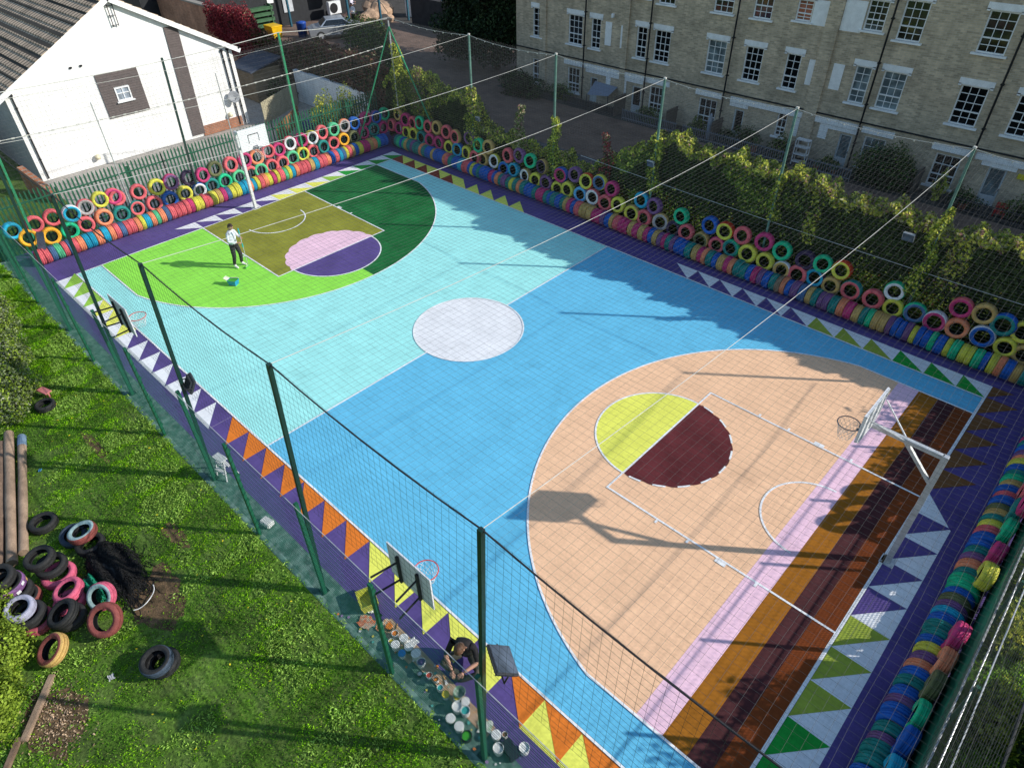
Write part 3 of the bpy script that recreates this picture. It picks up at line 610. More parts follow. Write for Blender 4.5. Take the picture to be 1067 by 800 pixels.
# near right end fence: low dense mesh, galvanised rail, rope
r = empty('mesh_fence', (NX, 0, 0), 'dense dark green mesh fence behind the tyres at the near right end', 'fence')
L = [[(0, y, z) for y in np.linspace(-9, 9.4, 24)] for z in np.arange(.05, 1.75, .045)]; wires('horizontal_wires', L, .006, m_fgreen, r)
L = [[(0, y, 0), (0, y, 1.75)] for y in np.arange(-9, 9.4, .06)]; wires('vertical_wires', L, .006, m_fgreen, r)
b = MB(); b.beam((0, -9, 2.6), (0, 9.4, 2.6), .028, n=8); b.beam((0, -9, 1.76), (0, 9.4, 1.76), .035, n=6); b.build('top_rail', m_galv, r)
for y in (-8.9, -6.3, -3.9, -1.4, 1.1, 3.6, 6.1, 9.3):
    b = MB(); b.beam((0.05, y, 0), (.05, y, 2.7), .06, n=4); b.build('fence_post', m_gpost, r)
b = MB()
def sheet(y0, y1, z1): b.quad([(.012, y0, .04), (.012, y1, .04), (.012, y1, z1), (.012, y0, z1)])
sheet(-9, -1.7, 1.5); sheet(-1.7, .5, .98); sheet(.5, 9.4, 1.5)  # middle stretch cut lower so sun patches reach the floor
b.build('windbreak_sheet', mat('dark_green_windbreak', (.02, .085, .055), rough=.9, var=.4, scale=9, fine=.5), r)
# palisade fence at the far end
pr = empty('palisade_fence', (-16.5, 0, 0), 'green steel palisade fence with pointed pales at the far end', 'fence')
b = MB(); y = -9.2
while y < 9.3:
    hh = 2.3+rng.uniform(-.012, .012)
    b.add([(-.012, y, .05), (.012, y, .05), (.012, y+.065, .05), (-.012, y+.065, .05), (-.012, y, hh-.1), (.012, y, hh-.1), (.012, y+.065, hh-.1), (-.012, y+.065, hh-.1), (0, y+.02, hh), (0, y+.045, hh)],
          [(0, 1, 5, 4), (2, 3, 7, 6), (1, 2, 6, 9, 8, 5), (3, 0, 4, 8, 9, 7), (4, 5, 8), (6, 7, 9)]); y += .155
b.build('pales', m_gpost, pr)
b = MB(); b.beam((.03, -9.2, .45), (.03, 9.3, .45), .05); b.beam((.03, -9.2, 1.9), (.03, 9.3, 1.9), .05); b.build('rails', m_gpost, pr)
for y in np.arange(-9, 9.4, 2.75):
    b = MB(); b.beam((-.05, y, 0), (-.05, y, 2.1), .1, .06); b.build('fence_post', m_gpost, pr)

# nets -------------------------------------------------------------
cell = .13
def roofz(x, y):
    t = (y+9)/18.4; base = 6.02-.17*t; ph = ((x+14.6) % 4.9)/4.9
    return base-.42*4*t*(1-t)*.6-.10*np.sin(PI*ph)**2*np.sin(PI*np.clip(t, 0, 1))
L = []
for x in np.arange(-15.2, 15.2, cell):
    yy = np.linspace(-8.68, 9.38, 20); L.append(np.stack([np.full_like(yy, x)+.012*np.sin(yy*2+x), yy, roofz(x, yy)], 1))
for y in np.arange(-8.68, 9.38, cell):
    xx = np.linspace(-15.4, 15.25, 40); L.append(np.stack([xx, np.full_like(xx, y)+.012*np.sin(xx*2+y), roofz(xx, y)], 1))
tag(wires('roof_net', L, .0014, m_net), 'fine square netting stretched overhead across the whole court', 'net')
def side_net(name, p0, p1, z0, z1, m, r, label, cell=.13, sag=.03, lean=0.):
    p0 = np.array(p0, float); p1 = np.array(p1, float); Ln = np.linalg.norm(p1-p0); u = (p1-p0)/Ln; nn = np.array([-u[1], u[0]]); L = []
    for s in np.arange(0, Ln, cell):
        z = np.linspace(z0, z1, 8); q = p0+u*s; wv = sag*np.sin(s*1.3+z*1.1)
        L.append(np.stack([q[0]+nn[0]*wv, q[1]+nn[1]*wv+lean*(z-z0)/(z1-z0), z], 1))
    for z in np.arange(z0, z1+.01, cell):
        s = np.linspace(0, Ln, int(Ln)+2); wv = sag*np.sin(s*1.3+z*1.1)
        L.append(np.stack([p0[0]+u[0]*s+nn[0]*wv, p0[1]+u[1]*s+nn[1]*wv+lean*(z-z0)/(z1-z0), np.full_like(s, z)], 1))
    tag(wires(name, L, r, m), label, 'net')
side_net('side_net', (-15.2, 9.36), (15.1, 9.36), 1.6, 5.84, m_net, .0019, 'grey side netting hanging above the ivy hedge')
side_net('side_net', (-15.2, -8.85), (15.1, -8.85), 2.95, 6.04, m_netd, .0020, 'dark side netting above the lawn side mesh fence', .14, .03, .17)
side_net('side_net', (-15.46, -8.9), (-15.46, 9.3), 1.7, 5.95, m_net, .0019, 'grey side netting above the far tyres, before the white gable wall', .16)
side_net('side_net', (15.24, -8.9), (15.24, 9.3), 1.8, 6.0, m_netd, .0030, 'dark netting above the near right mesh fence', .12)
# cables and ropes
def rope(pts, r, m, label, name='net_rope'):
    b = MB(); b.path(pts, r, 6); tag(b.build(name, m), label, 'rope')
def sagline(a, b_, sag, n=14):
    a = Vector(a); b_ = Vector(b_); return [a.lerp(b_, i/n)-Vector((0, 0, sag*4*(i/n)*(1-i/n))) for i in range(n+1)]
xs_n = sorted(wh)
pairs = [(-14.75, -14.6), (-9.34, -9.75), (-4.47, -4.9), (.49, .02), (5.3, 4.86), (10.3, 9.77)]
nm = ['far corner post', 'second post', 'third post', 'fourth post', 'fifth post', 'post nearest the wall lamp']
for (xf, xn), t in zip(pairs, nm): rope(sagline((xf, 9.36, 5.86), (xn, -8.68, 6.05), .28), .0062, m_rope, 'pale rope crossing above the court from the '+t+' of the hedge')
rope(sum([sagline((a, -8.67, 6.05), (b_, -8.67, 6.05), .12, 6) for a, b_ in zip(xs_n+[14.9], (xs_n+[14.9])[1:])], []), .014, m_rope2, 'dark rope along the top of the lawn side netting')
tops = [-14.75, -9.34, -4.47, .49, 5.3, 10.3, 15.1]
b = MB()
for a, c in zip(tops, tops[1:]):
    P = sagline((a, 9.36, 5.86), (c, 9.36, 5.86), .14, 10); b.path(P, .008, 6)
    for k in range(0, 11):
        p = P[k]; b.bbox((p.x, p.y, p.z-.02), (.04, .03, .05), 0, 0, .008)
tag(b.build('net_rope', m_rope), 'rope with white ties along the top of the netting over the ivy hedge', 'rope')
rope(sagline((-15.46, -7.9, 6.0), (-15.46, 4.0, 6.0), .15)+sagline((-15.46, 4.0, 6.0), (-14.78, 9.3, 5.8), .08, 6), .014, m_rope, 'pale rope along the top of the far end netting')
b = MB(); P = sagline((-15.44, -7.9, 4.5), (-15.44, 9.3, 4.5), .2, 40); b.path(P, .012, 5)
for p in P[::1]: b.bbox((p.x, p.y, p.z), (.03, .12, .05), 0, 0, .01)
tag(b.build('net_rope', m_rope), 'knotted rope lacing at mid height of the far end netting', 'rope')
rope(sagline((15.24, -8.9, 3.9), (15.24, 9.3, 3.9), .25), .010, m_galv, 'grey cable over the near right mesh fence')
rope(sagline((15.24, -8.9, 6.0), (15.24, 9.3, 6.0), .35), .014, m_rope2, 'dark top rope of the near right netting')
rope(sagline((-3.0, 9.36, 2.3), (15.1, 9.36, 2.1), .08), .008, m_galv, 'thin grey straining wire running through the ivy hedge netting')

# main hoops --------------------------------------------------------
def hoop_big(name, xs, label, pole_m, ring_m):
    r = empty(name, (xs*13.44, 0.04, 0), label, 'basketball hoop', rz=0 if xs > 0 else PI)
    b = MB(); b.bbox((0, 0, 1.66), (.12, .12, 3.32), 0, 0, .01); b.bbox((0, 0, .01), (.3, .3, .02), 0, 0, .005)
    for dx in (-.11, .11):
        for dy in (-.11, .11): b.beam((dx, dy, .02), (dx, dy, .045), .03, n=6)
    b.build('pole', pole_m, r)
    b = MB(); b.bbox((-.70, 0, 3.27), (1.36, .1, .1), 0, 0, .01); b.build('arm', pole_m, r)
    b = MB(); b.beam((-.04, 0, 2.55), (-.72, 0, 3.24), .07, n=4)
    b.build('diagonal_brace', pole_m, r)
    for sy in (-1, 1):
        b = MB(); b.beam((-.72, sy*.04, 3.27), (-1.38, sy*.42, 3.66), .035, n=6); b.build('side_strut', pole_m, r)
    bx = -1.47; pts = [(-.6, 3.84), (.6, 3.84), (.6, 3.15), (.38, 2.98), (-.38, 2.98), (-.6, 3.15)]
    if xs < 0: pts = [(-.6, 3.80), (.6, 3.80), (.6, 2.97), (-.6, 2.97)]
    b = MB(); n = len(pts); th = .03
    b.add([(bx-th/2, y, z) for y, z in pts]+[(bx+th/2, y, z) for y, z in pts], [tuple(range(n)), tuple(range(2*n-1, n-1, -1))]+[(i, n+i, n+(i+1) % n, (i+1) % n) for i in range(n)])
    bd = b.build('backboard', m_board, r)
    b = MB()
    for (y, z), (y2, z2) in zip(pts, pts[1:]+pts[:1]): b.beam((bx+.03, y*.97, (z-3.4)*.97+3.4), (bx+.03, y2*.97, (z2-3.4)*.97+3.4), .022)
    b.beam((bx+.03, -.2, 3.0), (bx+.03, -.2, 3.8), .03); b.beam((bx+.03, .2, 3.0), (bx+.03, .2, 3.8), .03)
    b.build('back_frame', m_white_m, bd)
    b = MB(); fx_ = bx-th/2-.004; k = .018
    for y0, z0, y1, z1 in ((-.22, 3.55, .22, 3.55), (-.22, 3.25, -.22, 3.55), (.22, 3.25, .22, 3.55)): b.beam((fx_, y0, z0), (fx_, y1, z1), .006, .03)
    b.build('target_square', m_black, bd)
    b = MB(); c = Vector((bx-.1-.225, 0, 3.05)); R = .225
    b.path([c+Vector((R*math.cos(t), R*math.sin(t), 0)) for t in [2*PI*i/28 for i in range(28)]], .011, 8, closed=True)
    b.beam((bx-.015, -.08, 3.05), (bx-.14, -.06, 3.05), .02, .06); b.beam((bx-.015, .08, 3.05), (bx-.14, .06, 3.05), .02, .06); b.bbox((bx-.025, 0, 3.03), (.02, .2, .14), 0, 0, .004)
    rim = b.build('ring', ring_m, r)
    net_lines(c, R, rim)
    return r
m_hnet = mat('white_hoop_net', (.75, .75, .75), rough=.8)
def net_lines(c, R, parent, h=.38):
    L = []
    for s in (1, -1):
        for k in range(12):
            P = []
            for j in range(7):
                f = j/6; rr = R*(1-.45*f**.8); t = 2*PI*k/12+s*f*1.3; P.append((c.x+rr*math.cos(t), c.y+rr*math.sin(t), c.z-h*f))
            L.append(np.array(P))
    wires('hoop_net', L, .004, m_hnet, parent)
hoop_big('basketball_hoop', 1, 'galvanised pole hoop with white backboard at the striped peach end', m_galv, m_hoopg)
hoop_big('basketball_hoop', -1, 'white pole hoop with square marked backboard at the far green end', m_white_m, m_hoopg)
# practice hoops bracketed to the lawn side fence
def hoop_small(x, label):
    r = empty('practice_hoop', (x, -8.5, 0), label, 'basketball hoop', 'small hoops on the lawn side fence')
    b = MB(); b.bbox((0, 0, 2.82), (1.14, .03, .86), 0, 0, .004); bd = b.build('backboard', m_board, r)
    b = MB()
    for s in (-1, 1): b = MB(); b.bbox((s*.26, -.045, 2.78), (.05, .05, .74), 0, 0, .004); b.build('mounting_bar', m_black, bd)
    for z in (2.5, 3.0):
        for s in (-1, 1):
            b = MB(); b.beam((s*.26, -.05, z), (s*.34, -.56, z+.02), .028); b.build('bracket', m_black, r)
    b = MB(); c = Vector((0, .33, 2.62)); R = .22
    b.path([c+Vector((R*math.cos(t), R*math.sin(t), 0)) for t in [2*PI*i/28 for i in range(28)]], .010, 8, closed=True); b.bbox((0, .06, 2.62), (.14, .12, .04), 0, 0, .004)
    rim = b.build('ring', m_red, r); net_lines(c, R, rim, .3)
hoop_small(7.66, 'small red ringed hoop with white board beside the seated painter')
hoop_small(-4.22, 'small red ringed hoop with white board nearer the far lime green corner')

# floodlights --------------------------------------------------------
m_glassl = glass_mat('floodlight_glass', (.10, .13, .18), .2)
m_fin = mat('grey_floodlight_housing', (.05, .055, .065), rough=.45, var=.2)
def floodlight(loc, rz, tilt, label, w=.46, m=None, grp='floodlights on the court posts'):
    r = empty('floodlight', loc, label, 'floodlight', grp, rz); r.rotation_euler = (tilt, 0, rz); m = m or m_fin
    b = MB(); b.bbox((0, 0, 0), (w, .06, w*.86), 0, 0, .015)
    for i in range(9): b.bbox((-w*.42+w*.105*i, .05, 0), (.012, .05, w*.7), 0, 0, .002)
    b.build('housing', m, r)
    b = MB(); b.bbox((0, -.034, 0), (w*.9, .01, w*.76), 0, 0, .003); b.build('glass', m_glassl, r)
    b = MB(); b.path([(-w*.54, 0, 0), (-w*.54, .16, -.04), (w*.54, .16, -.04), (w*.54, 0, 0)], .014, 6); b.build('bracket', m_black, r)
    return r
floodlight((10.0, -8.63, 3.12), PI-.5, -.95, 'square black floodlight on the post in front of the seated painter', .5)
floodlight((.12, -8.68, 3.0), PI-.2, .5, 'small black floodlight on the lawn side post above white and purple triangles', .42)
floodlight((9.62, 9.2, 3.08), 0, .35, 'pale grey lamp among the ivy at the right of the hedge', .34, m_galv)
floodlight((.42, 9.2, 2.9), 0, .35, 'pale grey lamp in the ivy near the middle of the hedge', .3, m_galv)
floodlight((-8.9, 9.25, 2.5), 0, .35, 'small pale lamp in the ivy near the far corner', .24, m_galv)
# junction box style black loudspeaker cases on the post
# ------------------------------------------------------------------ apartment building
m_stock = brick_mat('yellow_stock_brick', (.66, .53, .37), (.42, .335, .235), (.54, .47, .38), .225, .075, 'x', msize=.009, var=.3)
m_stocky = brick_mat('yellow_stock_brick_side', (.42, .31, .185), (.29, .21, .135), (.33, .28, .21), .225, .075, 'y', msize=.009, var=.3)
m_trim = mat('white_painted_stone', (.92, .92, .92), rough=.6, var=.12, scale=4)
m_frame = mat('white_window_frame', (.88, .88, .88), rough=.45, var=.08)
m_gdark = glass_mat('dark_window_glass', (.012, .014, .016), .04)
m_gcurt = glass_mat('curtained_window_glass', (.25, .31, .33), .12)
m_gwarm = glass_mat('window_glass_with_room_behind', (.05, .045, .03), .06)
m_gred = glass_mat('window_glass_with_red_curtain', (.45, .12, .08), .15)
m_drain = mat('black_cast_iron_pipe', (.012, .013, .016), rough=.5, var=.2)
m_slate = mat('slate_roof', (.06, .065, .075), rough=.7, var=.3)
m_door = mat('pale_door_paint', (.62, .66, .68), rough=.5, var=.1)
BY = 21.
WIN = []  # x0,x1,z0,z1,kind
for x0, x1 in ((-16.15, -15.45), (-13.42, -12.4), (-11.78, -11.12), (-8.72, -8.06), (-7.58, -6.62), (-4.45, -3.42), (-2.4, -1.48), (-.33, .38), (2.86, 3.56), (4.06, 5.02), (7.1, 8.12), (9.2, 10.2), (12.2, 12.9), (13.6, 14.6), (16.6, 17.6), (19.2, 20.2), (23, 24), (26, 27)):
    for z0, z1, lv in ((2.9, 4.43, 1), (5.62, 7.1, 2), (8.3, 9.75, 3), (10.8, 12.0, 4)):
        if lv == 4 and x0 < -30: continue
        if x0 in (-8.72, -.33, 2.86, -11.78) and lv == 2: continue
        WIN.append((x0, x1, z0, z1, lv))
for x0, x1 in ((-13.36, -12.45), (-7.55, -6.65), (-4.46, -3.42), (4.1, 5.05), (7.15, 8.15), (-16.15, -15.45), (12.2, 13.1), (16.6, 17.6)): WIN.append((x0, x1, .28, 1.66, 0))
WIN += [(-.12, .38, .7, 1.85, 0)]
WIN += [(-.36, .36, 5.78, 6.62, 2), (2.66, 3.48, 5.8, 6.95, 2), (-9.0, -8.1, 5.75, 7.0, 2), (-11.8, -11.1, 5.75, 7.0, 2)]
DOORS = [(-11.66, -11.12, .02, 1.38), (-8.7, -8.08, .02, 1.45), (-2.4, -1.86, .02, 1.5), (3.0, 3.58, .02, 1.52), (9.22, 9.9, .02, 1.6), (14.2, 14.9, .02, 1.6)]
BLANK = [(-10.78, -10.36, 3.2, 4.37), (-9.74, -9.32, 3.2, 4.32), (.78, 1.22, 3.26, 4.33), (1.9, 2.38, 3.28, 4.35), (-9.4, -9.1, .3, 1.62), (-10.5, -10.2, .8, 1.6), (.74, 1.02, .9, 1.75), (2.0, 2.4, 1.1, 1.8), (.40, 1.06, 5.7, 6.68), (1.72, 2.62, 5.66, 6.85)]
ap = empty('apartment_building', (-17.5, BY, 0), 'long brown brick apartment block with white sash windows and black drainpipes', 'building')
BX0, BX1, BH, BD = -17.5, 32., 13.0, 9.
ox = -BX0
b = MB(); holes = [(w_[0], w_[1], w_[2], w_[3]) for w_ in WIN]+DOORS
xs = sorted({BX0, BX1} | {h_[0] for h_ in holes} | {h_[1] for h_ in holes}); zs = sorted({0., BH} | {h_[2] for h_ in holes} | {h_[3] for h_ in holes})
for i in range(len(xs)-1):
    run = None
    for j in range(len(zs)-1):
        cx, cz = (xs[i]+xs[i+1])/2, (zs[j]+zs[j+1])/2
        inh = any(h_[0] < cx < h_[1] and h_[2] < cz < h_[3] for h_ in holes)
        if not inh:
            if run is None: run = zs[j]
        if inh or j == len(zs)-2:
            top = zs[j] if inh else zs[j+1]
            if run is not None and top > run: b.quad([(xs[i]+ox, 0, run), (xs[i+1]+ox, 0, run), (xs[i+1]+ox, 0, top), (xs[i]+ox, 0, top)], 0)
            run = None
D = .11
for x0, x1, z0, z1 in holes:
    for qd in ([(x0, 0, z0), (x0, D, z0), (x0, D, z1), (x0, 0, z1)], [(x1, 0, z0), (x1, 0, z1), (x1, D, z1), (x1, D, z0)], [(x0, 0, z1), (x0, D, z1), (x1, D, z1), (x1, 0, z1)], [(x0, 0, z0), (x1, 0, z0), (x1, D, z0), (x0, D, z0)]):
        b.quad([(p[0]+ox, p[1], p[2]) for p in qd], 0)
    b.quad([(x0+ox, D+.05, z0), (x1+ox, D+.05, z0), (x1+ox, D+.05, z1), (x0+ox, D+.05, z1)], 0)
Lx = BX1-BX0
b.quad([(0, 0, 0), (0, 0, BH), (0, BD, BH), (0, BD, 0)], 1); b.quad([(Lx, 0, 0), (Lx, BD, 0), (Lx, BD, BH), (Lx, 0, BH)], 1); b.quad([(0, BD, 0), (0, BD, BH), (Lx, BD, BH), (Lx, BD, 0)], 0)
b.box((2.2, -.05, 6.2), (.5, .1, 12.4)); b.box((18.9, -.06, 6.2), (.62, .12, 12.4)) ; b.box((8.1, -.05, 6.2), (.35, .1, 12.4))
b.build('wall', [m_stock, m_stocky], ap)
b = MB(); b.box((Lx/2, BD/2, BH+.12), (Lx+.4, BD+.4, .24)); b.box((Lx/2, BD/2, BH+.4), (Lx-3, BD-4, .3), taper=.9); b.build('roof', m_slate, ap)
def sash(x0, x1, z0, z1, lv, k):
    wd, ht = x1-x0, z1-z0; cx = (x0+x1)/2+ox; nc = 2 if wd < .8 else 3; nrw = 4 if lv else 3
    f = MB(); t = .055
    f.box((cx-wd/2+t/2, D-.03, (z0+z1)/2), (t, .06, ht)); f.box((cx+wd/2-t/2, D-.03, (z0+z1)/2), (t, .06, ht))
    f.box((cx, D-.03, z1-t/2), (wd-2*t, .06, t)); f.box((cx, D-.03, z0+t/2), (wd-2*t, .06, t))
    f.box((cx, D-.035, z0+ht*.36), (wd-2*t, .05, .05))
    for i in range(1, nc): f.box((cx-wd/2+t+(wd-2*t)*i/nc, D-.02, (z0+z1)/2), (.024, .03, ht-2*t))
    for i in range(1, nrw): f.box((cx, D-.018, z0+ht*(.36+.64*i/ (nrw-1)) if i < nrw-1 else z0+ht*.19), (wd-2*t, .026, .024))
    fr = f.build('window', m_frame, ap)
    g_ = MB(); g_.quad([(cx-wd/2+t, D, z0+t), (cx+wd/2-t, D, z0+t), (cx+wd/2-t, D, z1-t), (cx-wd/2+t, D, z1-t)])
    g_.build('pane', [m_gdark, m_gcurt, m_gdark, m_gwarm, m_gdark, m_gred][k], fr)
    s_ = MB(); s_.box((cx, -.045, z0-.035), (wd+.24, .15, .07)); s_.build('sill', m_trim, fr)
    if lv: l_ = MB(); l_.box((cx, -.012, z1+.13), (wd+.26, .05, .24)); l_.box((cx-wd/2-.07, -.012, z1-.0), (.12, .05, .09)); l_.box((cx+wd/2+.07, -.012, z1-.0), (.12, .05, .09)); l_.build('lintel', m_trim, fr)
kk = {(-2.4, 2): 3, (-.36, 2): 5, (2.66, 2): 3, (4.06, 2): 3, (7.1, 2): 3, (2.86, 1): 1, (4.06, 1): 1, (-4.45, 1): 1, (4.1, 0): 1, (-4.45, 2): 3}
for i, w_ in enumerate(WIN): sash(*w_, kk.get((w_[0], w_[4]), 0 if (i*7) % 5 else 2))
for x0, x1, z0, z1 in DOORS:
    cx = (x0+x1)/2+ox; wd = x1-x0; f = MB(); t = .07
    f.box((cx-wd/2+t/2, D-.03, (z0+z1)/2), (t, .06, z1-z0)); f.box((cx+wd/2-t/2, D-.03, (z0+z1)/2), (t, .06, z1-z0)); f.box((cx, D-.03, z1-t/2), (wd-2*t, .06, t)); f.box((cx, D-.03, z0+.2), (wd-2*t, .05, .4))
    dr = f.build('door', m_door, ap)
    g_ = MB(); g_.quad([(cx-wd/2+t, D, z0+.4), (cx+wd/2-t, D, z0+.4), (cx+wd/2-t, D, z1-t), (cx-wd/2+t, D, z1-t)]); g_.build('pane', m_gdark if x0 < 2 else m_gcurt, dr)
    g_ = MB(); g_.bbox((cx+wd/2-t/2, D-.08, z0+.72), (.02, .04, .12), 0, 0, .005); g_.build('handle', m_drain, dr)
for x0, x1, z0, z1 in BLANK:
    f = MB(); f.box(((x0+x1)/2+ox, -.012, (z0+z1)/2), (x1-x0, .04, z1-z0)); f.build('blank_panel', m_trim, ap)
f = MB()
for x0, x1 in ((-13.6, -6.3), (-4.7, -3.2), (-2.7, 3.7), (3.9, 5.3), (6.9, 8.4), (8.6, 11.6), (12, 17.8)): f.box(((x0+x1)/2+ox, -.03, 1.92), (x1-x0, .10, .26))
for x0, x1 in ((-12.0, -8.0), (2.4, 3.75), (8.9, 10.2), (-2.7, -1.7)): f.box(((x0+x1)/2+ox, -.022, 1.7), (x1-x0, .05, .18))
f.build('white_band', m_trim, ap)
f = MB(); f.beam((0, -.08, 2.2), (Lx, -.08, 2.2), .07, n=8); f.build('horizontal_pipe', m_drain, ap)
for x in (-12.08, -7.8, -3.05, 3.8, 8.5, 11.4, 15.6, 21):
    f = MB(); f.beam((x+ox, -.19, .1), (x+ox, -.19, 12.3), .085, n=8)
    for z in np.arange(1.3, 12.3, 1.7): f.bbox((x+ox, -.17, z), (.14, .13, .06), 0, 0, .01)
    f.build('drainpipe', m_drain, ap)
f = MB(); f.bbox((-10.3+ox, -.08, 4.72), (.14, .16, .2), 0, 0, .02); f.build('wall_lamp', m_frame, ap)
# front gardens: railings, partitions
m_rail = mat('dark_railing_paint', (.03, .035, .045), rough=.5, var=.2); m_railp = mat('pale_grey_railing', (.20, .22, .26), rough=.6, var=.2)
m_wood = mat('weathered_fence_wood', (.12, .10, .085), rough=.85, var=.35, scale=6, bump=.4)
def railing(x0, x1, y, h_, m, label):
    r = empty('garden_railing', (x0, y, 0), label, 'railing', 'railings before the apartment gardens'); b = MB(); n = int((x1-x0)/.11)
    for i in range(n+1): b.box((i*.11, 0, h_/2), (.022, .022, h_))
    b.build('uprights', m, r); b = MB(); b.box(((x1-x0)/2, 0, h_-.08), (x1-x0, .035, .03)); b.box(((x1-x0)/2, 0, .12), (x1-x0, .035, .03)); b.build('rails', m, r)
railing(-12.6, -8.9, 19.75, .55, m_rail, 'dark railing before the blue grey sun canopy'); railing(-8.3, -4.8, 19.7, .6, m_railp, 'pale railing beside the left shed-like partitions'); railing(-4.4, 1.2, 19.66, .62, m_railp, 'long pale railing left of the white plant shelf')
railing(2.4, 4.4, 19.66, .6, m_railp, 'pale railing between the white shelf and the round bush'); railing(8.2, 13.5, 19.7, .6, m_rail, 'dark railing right of the round bush')
for i, (x, t) in enumerate(((-9.0, 'beside the blue grey canopy'), (-5.6, 'left of the middle gardens'), (-2.9, 'near the closed parasol'), (1.35, 'behind the white plant shelf'), (6.95, 'right of the round bush'))):
    b = MB()
    for k in range(9): b.box((x, 19.9+.12*k, .5+.0), (.03, .105, 1.0+.03*(k % 2)))
    b.box((x+.03, 20.4, .8), (.03, 1.1, .06)); tag(b.build('garden_partition', m_wood), 'weathered wooden partition between gardens, '+t, 'fence', 'wooden garden partitions')
b = MB(); m_can = mat('blue_grey_canopy_cloth', (.20, .24, .32), rough=.8, var=.1)
b.add([(-11.2, 20.9, 1.25), (-9.6, 20.9, 1.2), (-9.5, 19.9, .95), (-10.9, 19.8, .8)], [(0, 1, 2, 3)]); cv = b.build('sun_canopy', m_can); tag(cv, 'blue grey sun canopy stretched before the ground floor doors', 'canopy')
b = MB(); b.beam((-9.5, 19.9, 0), (-9.5, 19.9, .97), .04); b.beam((-10.9, 19.8, 0), (-10.9, 19.8, .82), .04); b.build('support_pole', m_rail, cv)
sh = empty('plant_shelf', (1.8, 20.05, 0), 'white metal plant shelf with pots beside the railings', 'shelf')
b = MB()
for dx in (-.3, .3):
    for dy in (-.15, .15): b.box((dx, dy, .6), (.04, .04, 1.2))
b.build('frame', m_white_m, sh)
for z in (.15, .5, .85, 1.18): b = MB(); b.box((0, 0, z), (.64, .34, .03)); b.build('shelf_board', m_white_m, sh)
b = MB(); b.lathe([(0, 0), (.09, 0), (.13, .8), (.05, 1.25), (.02, 1.3), (0, 1.3)], (-3.2, 20.2, .0), 12); tag(b.build('closed_parasol', mat('blue_white_cloth', (.3, .35, .42), var=.2)), 'closed blue grey parasol standing in a front garden', 'parasol')
m_pot = mat('terracotta_pot', (.32, .11, .06), rough=.8, var=.2)
def flat_pot(x, y, r, m, lab):
    o = empty('plant_pot', (x, y, 0), lab, 'plant pot', 'pots in the front gardens'); b = MB(); b.lathe([(0, 0), (r*.75, 0), (r, r*1.5), (r*.88, r*1.5), (r*.85, r*1.35), (0, r*1.35)], n=14); b.build('pot', m, o)
    P, N = blob_pts([(0, 0, r*2.4, r*1.4, r*1.4, r*1.5, 160)]); leaves('foliage', P, .06, mat('pot_plant_leaves', (.06, .14, .03), island=True, rough=.6), nrm=N, parent=o)
for x, y, r_, lab in ((2.7, 19.95, .14, 'small potted plant just right of the white shelf'), (3.5, 20.1, .12, 'small potted plant before the pale door'), (9.0, 20.0, .2, 'bushy potted plant left of the dark railing corner'), (-.6, 20.1, .2, 'bushy potted plant left of the white shelf')): flat_pot(x, y, r_, m_pot, lab)
b = MB(); b.bbox((10.35, 20.2, .2), (.45, .3, .08), 0, 0, .02); b.bbox((10.35, 20.33, .38), (.45, .05, .35), 0, 0, .02)
for dx in (-.18, .18):
    for dy in (-.1, .1): b.beam((10.35+dx, 20.2+dy, 0), (10.35+dx, 20.2+dy, .2), .03)
tag(b.build('garden_chair', mat('red_plastic', (.5, .03, .03), rough=.4)), 'small red chair behind the dark railing', 'chair')
b = MB(); b.bbox((10.55, 20.93, 1.5), (.5, .04, .22), 0, 0, .006); tag(b.build('wall_sign', mat('yellow_sign', (.75, .62, .03), rough=.5)), 'small yellow sign on the brick wall at the right edge', 'sign')

# ------------------------------------------------------------------ white gable house
m_wwall = brick_mat('white_painted_brick', (.90, .885, .86), (.87, .855, .83), (.78, .77, .75), .225, .075, 'y', msize=.009, var=.10, bump=.1, grime=.93)
m_wside = mat('grey_render_wall', (.34, .36, .39), rough=.8, var=.15)  # grey render on the house sides and the outbuilding
m_rtile = brick_mat('brown_concrete_roof_tiles', (.60, .45, .32), (.48, .36, .26), (.06, .05, .04), .33, .34, 'x', msize=.05, var=.3, off=.5)
m_clad = mat('grey_brown_timber_cladding', (.13, .105, .10), rough=.75, var=.2, scale=8)
m_obrick = brick_mat('orange_brick', (.42, .15, .07), (.34, .12, .06), (.3, .25, .2), .225, .075, 'y', msize=.012)
m_rbrick = brick_mat('red_brown_brick', (.50, .24, .14), (.38, .17, .10), (.3, .24, .18), .225, .075, 'x', msize=.01, var=.35)
hs = empty('gable_house', (-23.6, .4, 0), 'white painted gable house with a brown tiled roof and timber clad window', 'house')
HX = 14.; ye0, ye1, ez, yr, rz_ = -5.62, 5.2, 4.0, -.1, 7.0
b = MB(); b.add([(0, ye0, 0), (0, ye1, 0), (0, ye1, ez-.1), (0, yr, rz_-.1), (0, ye0, ez-.1)], [(0, 1, 2, 3, 4)])
b.add([(-HX, ye0, 0), (-HX, ye1, 0), (-HX, ye1, ez-.1), (-HX, yr, rz_-.1), (-HX, ye0, ez-.1)], [(4, 3, 2, 1, 0)])
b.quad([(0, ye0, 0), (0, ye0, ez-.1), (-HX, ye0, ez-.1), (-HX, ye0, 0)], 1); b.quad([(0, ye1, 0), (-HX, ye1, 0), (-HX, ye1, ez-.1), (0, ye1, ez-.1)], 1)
b.build('wall', [m_wwall, m_wside], hs)
